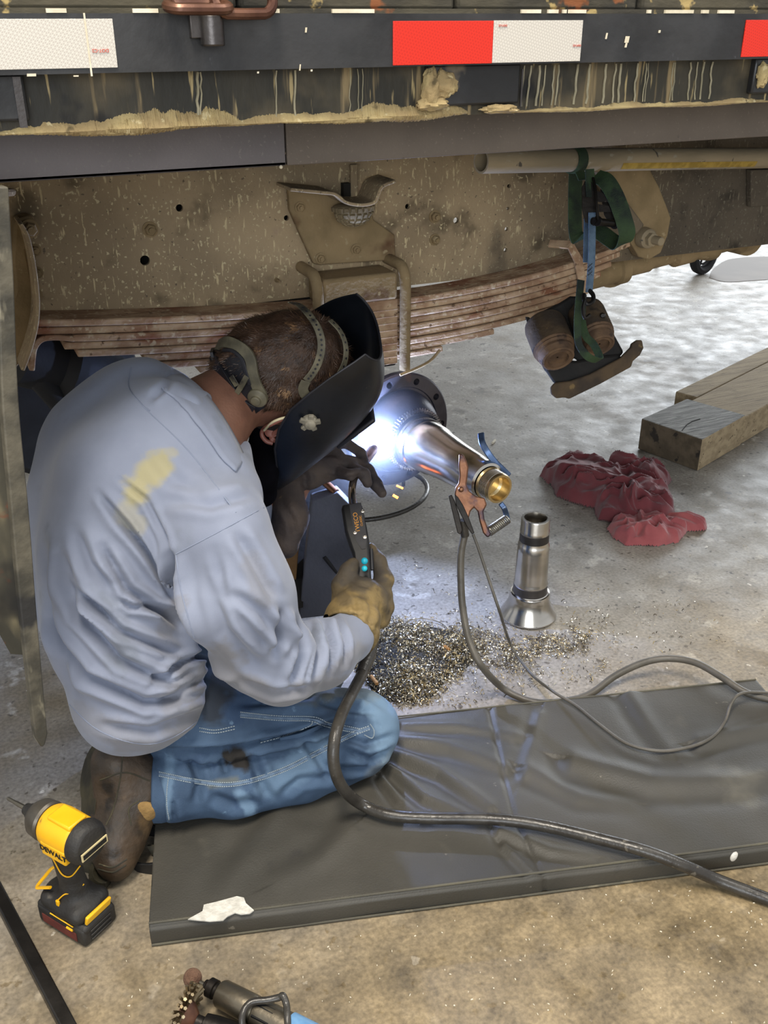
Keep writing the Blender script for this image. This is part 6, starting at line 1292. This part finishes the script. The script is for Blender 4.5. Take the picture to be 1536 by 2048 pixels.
# rear cradle with ratchet
cr_ = [(436, 690), (452, 684), (472, 690), (492, 704), (502, 722), (506, 748), (514, 772), (524, 790)]
pc = [(418, 716), (428, 696), (448, 682), (474, 686), (497, 702), (508, 730), (514, 766), (528, 792), (528, 816), (508, 830), (478, 816), (446, 776), (430, 748)]
pm = [on_head(x, y, 1.125)[0] for x, y in pc]; pcen = on_head(472, 752, 1.14)[0]; pmid = [on_head((x + 472) / 2, (y + 752) / 2, 1.13)[0] for x, y in pc]; nP = len(pc)
o = obj('cradle_pad', (pm + pmid + [pcen], [(i, (i + 1) % nP, nP + (i + 1) % nP, nP + i) for i in range(nP)] + [(nP + i, nP + (i + 1) % nP, 2 * nP) for i in range(nP)]), MATS['headgear_dark'], HEL); so_ = o.modifiers.new('t', 'SOLIDIFY'); so_.thickness = .006
hstrap('rear_cradle', cr_, .020, 1.16, holes=0, t=.006)
hstrap('rear_cradle', [(446, 700), (466, 702), (484, 718), (492, 744), (500, 770)], .006, 1.19, 'headgear_dark', t=.004)
hstrap('rear_band', [(424, 700), (430, 724), (444, 752), (464, 784), (484, 808), (506, 822)], .030, 1.15, 'headgear_dark', t=.006)
hstrap('band_label', [(462, 752), (468, 762), (474, 772)], .012, 1.20, 'headgear', t=.002)
hstrap('adjuster_tab', [(494, 752), (484, 770), (474, 786)], .010, 1.20, 'headgear', t=.004)
rp, rn = on_head(516, 794, 1.16); obj('ratchet_knob', join(lathe(rp, rn, [(-.004, .018), (.006, .018), (.008, .015), (.010, .009), (.016, .009), (.017, .006)], 24)), MATS['headgear'], HEL, bevel=.001)
# ---- welding torch
TO = thing('welding_torch', PD(712, 1100, 1.98), 'black welding torch with bright bent neck held in the gloved hand', 'torch')
D0 = 2.24
hd1, hd2 = PD(703, 1012, 2.03), PD(728, 1165, 1.955)
ax_ = (hd2 - hd1).normalized(); zz_ = (-ray(712, 1080)).normalized(); zz_ = (zz_ - ax_ * zz_.dot(ax_)).normalized(); xx_ = ax_.cross(zz_)
if xx_.dot(_r) < 0: xx_ = -xx_
hl_ = (hd2 - hd1).length
def hsec(t, w, d, o=0): c = hd1 + ax_ * (hl_ * t) + xx_ * o; return [c + xx_ * a * w + zz_ * b * d for a, b in ((-1, -.7), (-.8, -1), (.8, -1), (1, -.7), (1, .7), (.8, 1), (-.8, 1), (-1, .7))]
def loft(secs):
    V, Fc = [], []; n = len(secs[0])
    for q in secs: V += q
    for i in range(len(secs) - 1):
        for j in range(n): Fc.append((i * n + j, i * n + (j + 1) % n, (i + 1) * n + (j + 1) % n, (i + 1) * n + j))
    return V, Fc + [tuple(range(n)), tuple((len(secs) - 1) * n + j for j in range(n - 1, -1, -1))]
obj('handle', loft([hsec(0, .019, .012), hsec(.05, .022, .0145), hsec(.35, .023, .015, .001), hsec(.5, .021, .015, .003), hsec(.65, .017, .014, .004), hsec(1, .015, .0135, .0), hsec(1.35, .016, .014, -.006)]), MATS['black_plastic'], TO, bevel=.002)
obj('side_plate', loft([hsec(.02, .0125, .0005, .008), hsec(.3, .0125, .0005, .009), hsec(.5, .011, .0005, .009), hsec(.62, .004, .0005, .010)]), MATS['headgear_dark'], TO)
for q in TO.children:
    pass
pl = [o for o in TO.children if o.name.startswith('side_plate')][0]; pl.location = pl.location + zz_ * .0150
for (x, y) in ((725, 1019), (711, 1071), (731, 1082)):
    q = hd1 + ax_ * ((PD(x, y, 2.0) - hd1).dot(ax_)) + xx_ * ((PD(x, y, 2.0) - hd1).dot(xx_)); obj('handle_screw', lathe(q + zz_ * .014, zz_, [(0, .0042), (.003, .0042), (.0032, .0022), (.002, .002)], 16), MATS['bright_steel'], TO)
tq = hd1 + ax_ * (hl_ * .27) + xx_ * .005 + zz_ * .0162
text('torch_lettering', 'TWECO', .0125, tq, -ax_, -xx_ if (-ax_).cross(-xx_).dot(zz_) > 0 else xx_, MATS['print_gold'], TO); text('torch_lettering', 'CLASSIC', .0065, tq + xx_ * .0095 - ax_ * .002, -ax_, -xx_ if (-ax_).cross(-xx_).dot(zz_) > 0 else xx_, MATS['print_gold'], TO)
nk = cr([PD(706, 1016, 2.035), PD(704, 985, 2.06), PD(708, 958, 2.10), PD(720, 932, 2.15), PD(732, 918, 2.19)], 6)
obj('neck', tube(nk, .0082, 16), MATS['bright_steel'], TO, label='bright bent neck')
n0, n1 = PD(727, 924, 2.17), PD(754, 889, 2.245)
obj('nozzle', lathe(n0, n1 - n0, [(0, .009), (.002, .0118), (.06, .0115), ((n1 - n0).length * .72, .0088), ((n1 - n0).length * .8, .0082)], 24), MATS['copper_clamp'], TO)
obj('trigger_lever', tube([PD(742, 1098, 1.99), PD(744, 1140, 1.975)], .004, 8), MATS['headgear_dark'], TO)
M('blue_gem', '#1aa0b8', '#2cc0d0', scale=60, rough=.3, bump=0); obj('blue_tip', join(ball(PD(729, 1122, 1.925), .007, 8), ball(PD(729, 1137, 1.92), .006, 8)), MATS['blue_gem'], TO)
tj = obj('cable_sleeve', tube([PD(745, 1282, 1.90), PD(736, 1316, 1.875), PD(724, 1345, 1.85)], [.0135, .0138, .0125], 16), MATS['cable_rubber'], TO)
# ---- the arc and its sparks
FUME = .75
hubp = FC + AX * .069
arc_p = n1 + (n1 - n0).normalized() * .0

ARCM = glow('arc_light', '#cfdcff', 60); EMB = glow('ember', '#ff7a2a', 14)
for x, y, x2, y2, w_, lab in ((786, 990, 796, 996, .003, 'larger orange spark below the hub'), (793, 971, 806, 977, .0022, 'smaller orange spark just under the hub')):
    o = obj('spark', tube([PD(x, y, 2.30), PD(x2, y2, 2.30)], w_, 8), EMB); tag(o, lab, 'spark')
hub_ = [o for o in T.children if o.name == 'hub_barrel'][0]; bvH = BVHTree.FromPolygons([WL['hub_barrel'] + v.co for v in hub_.data.vertices], [tuple(p.vertices) for p in hub_.data.polygons])
ha, hn = on(bvH, 762, 878, .006); print('arc at', ha, 'nozzle end', n1, 'depth', (ha - CAM).dot(_f))
o = obj('welding_arc', ball(ha, .008, 8, (1, 1, 1.1)), ARCM); tag(o, 'blinding blue-white welding arc at the torch tip', 'arc')
lamp('arc_lamp', 'POINT', ha + hn * .016 - ray(762, 878).normalized() * .004, 19.0, (.42, .56, 1.0), .008)
# welding fume drifting off the arc
fm = bpy.data.materials.new('fume'); fm.use_nodes = True; nt = fm.node_tree; nt.nodes.remove(nt.nodes['Principled BSDF']); pv_ = nt.nodes.new('ShaderNodeVolumeScatter'); pv_.inputs['Color'].default_value = (.85, .9, 1, 1); pv_.inputs['Anisotropy'].default_value = .1
tc_ = nt.nodes.new('ShaderNodeTexCoord'); ln_ = nt.nodes.new('ShaderNodeVectorMath'); ln_.operation = 'LENGTH'; nt.links.new(tc_.outputs['Object'], ln_.inputs[0])
mr_ = nt.nodes.new('ShaderNodeMapRange'); mr_.inputs['From Min'].default_value = .0; mr_.inputs['From Max'].default_value = .17; mr_.inputs['To Min'].default_value = FUME; mr_.inputs['To Max'].default_value = 0; mr_.interpolation_type = 'SMOOTHSTEP'; nt.links.new(ln_.outputs['Value'], mr_.inputs['Value'])
nt.links.new(mr_.outputs[0], pv_.inputs['Density']); nt.links.new(pv_.outputs[0], nt.nodes['Material Output'].inputs['Volume'])
V, Fc = ball((0, 0, 0), .17, 12); fo_ = obj('welding_fume', ([v + ha for v in V], Fc), fm); tag(fo_, 'thin blue-lit haze of welding fume round the arc', 'fume', kind='stuff')
fo_.data.transform(Matrix.Translation(WL[fo_.name] - ha)); fo_.location = ha; WL[fo_.name] = ha
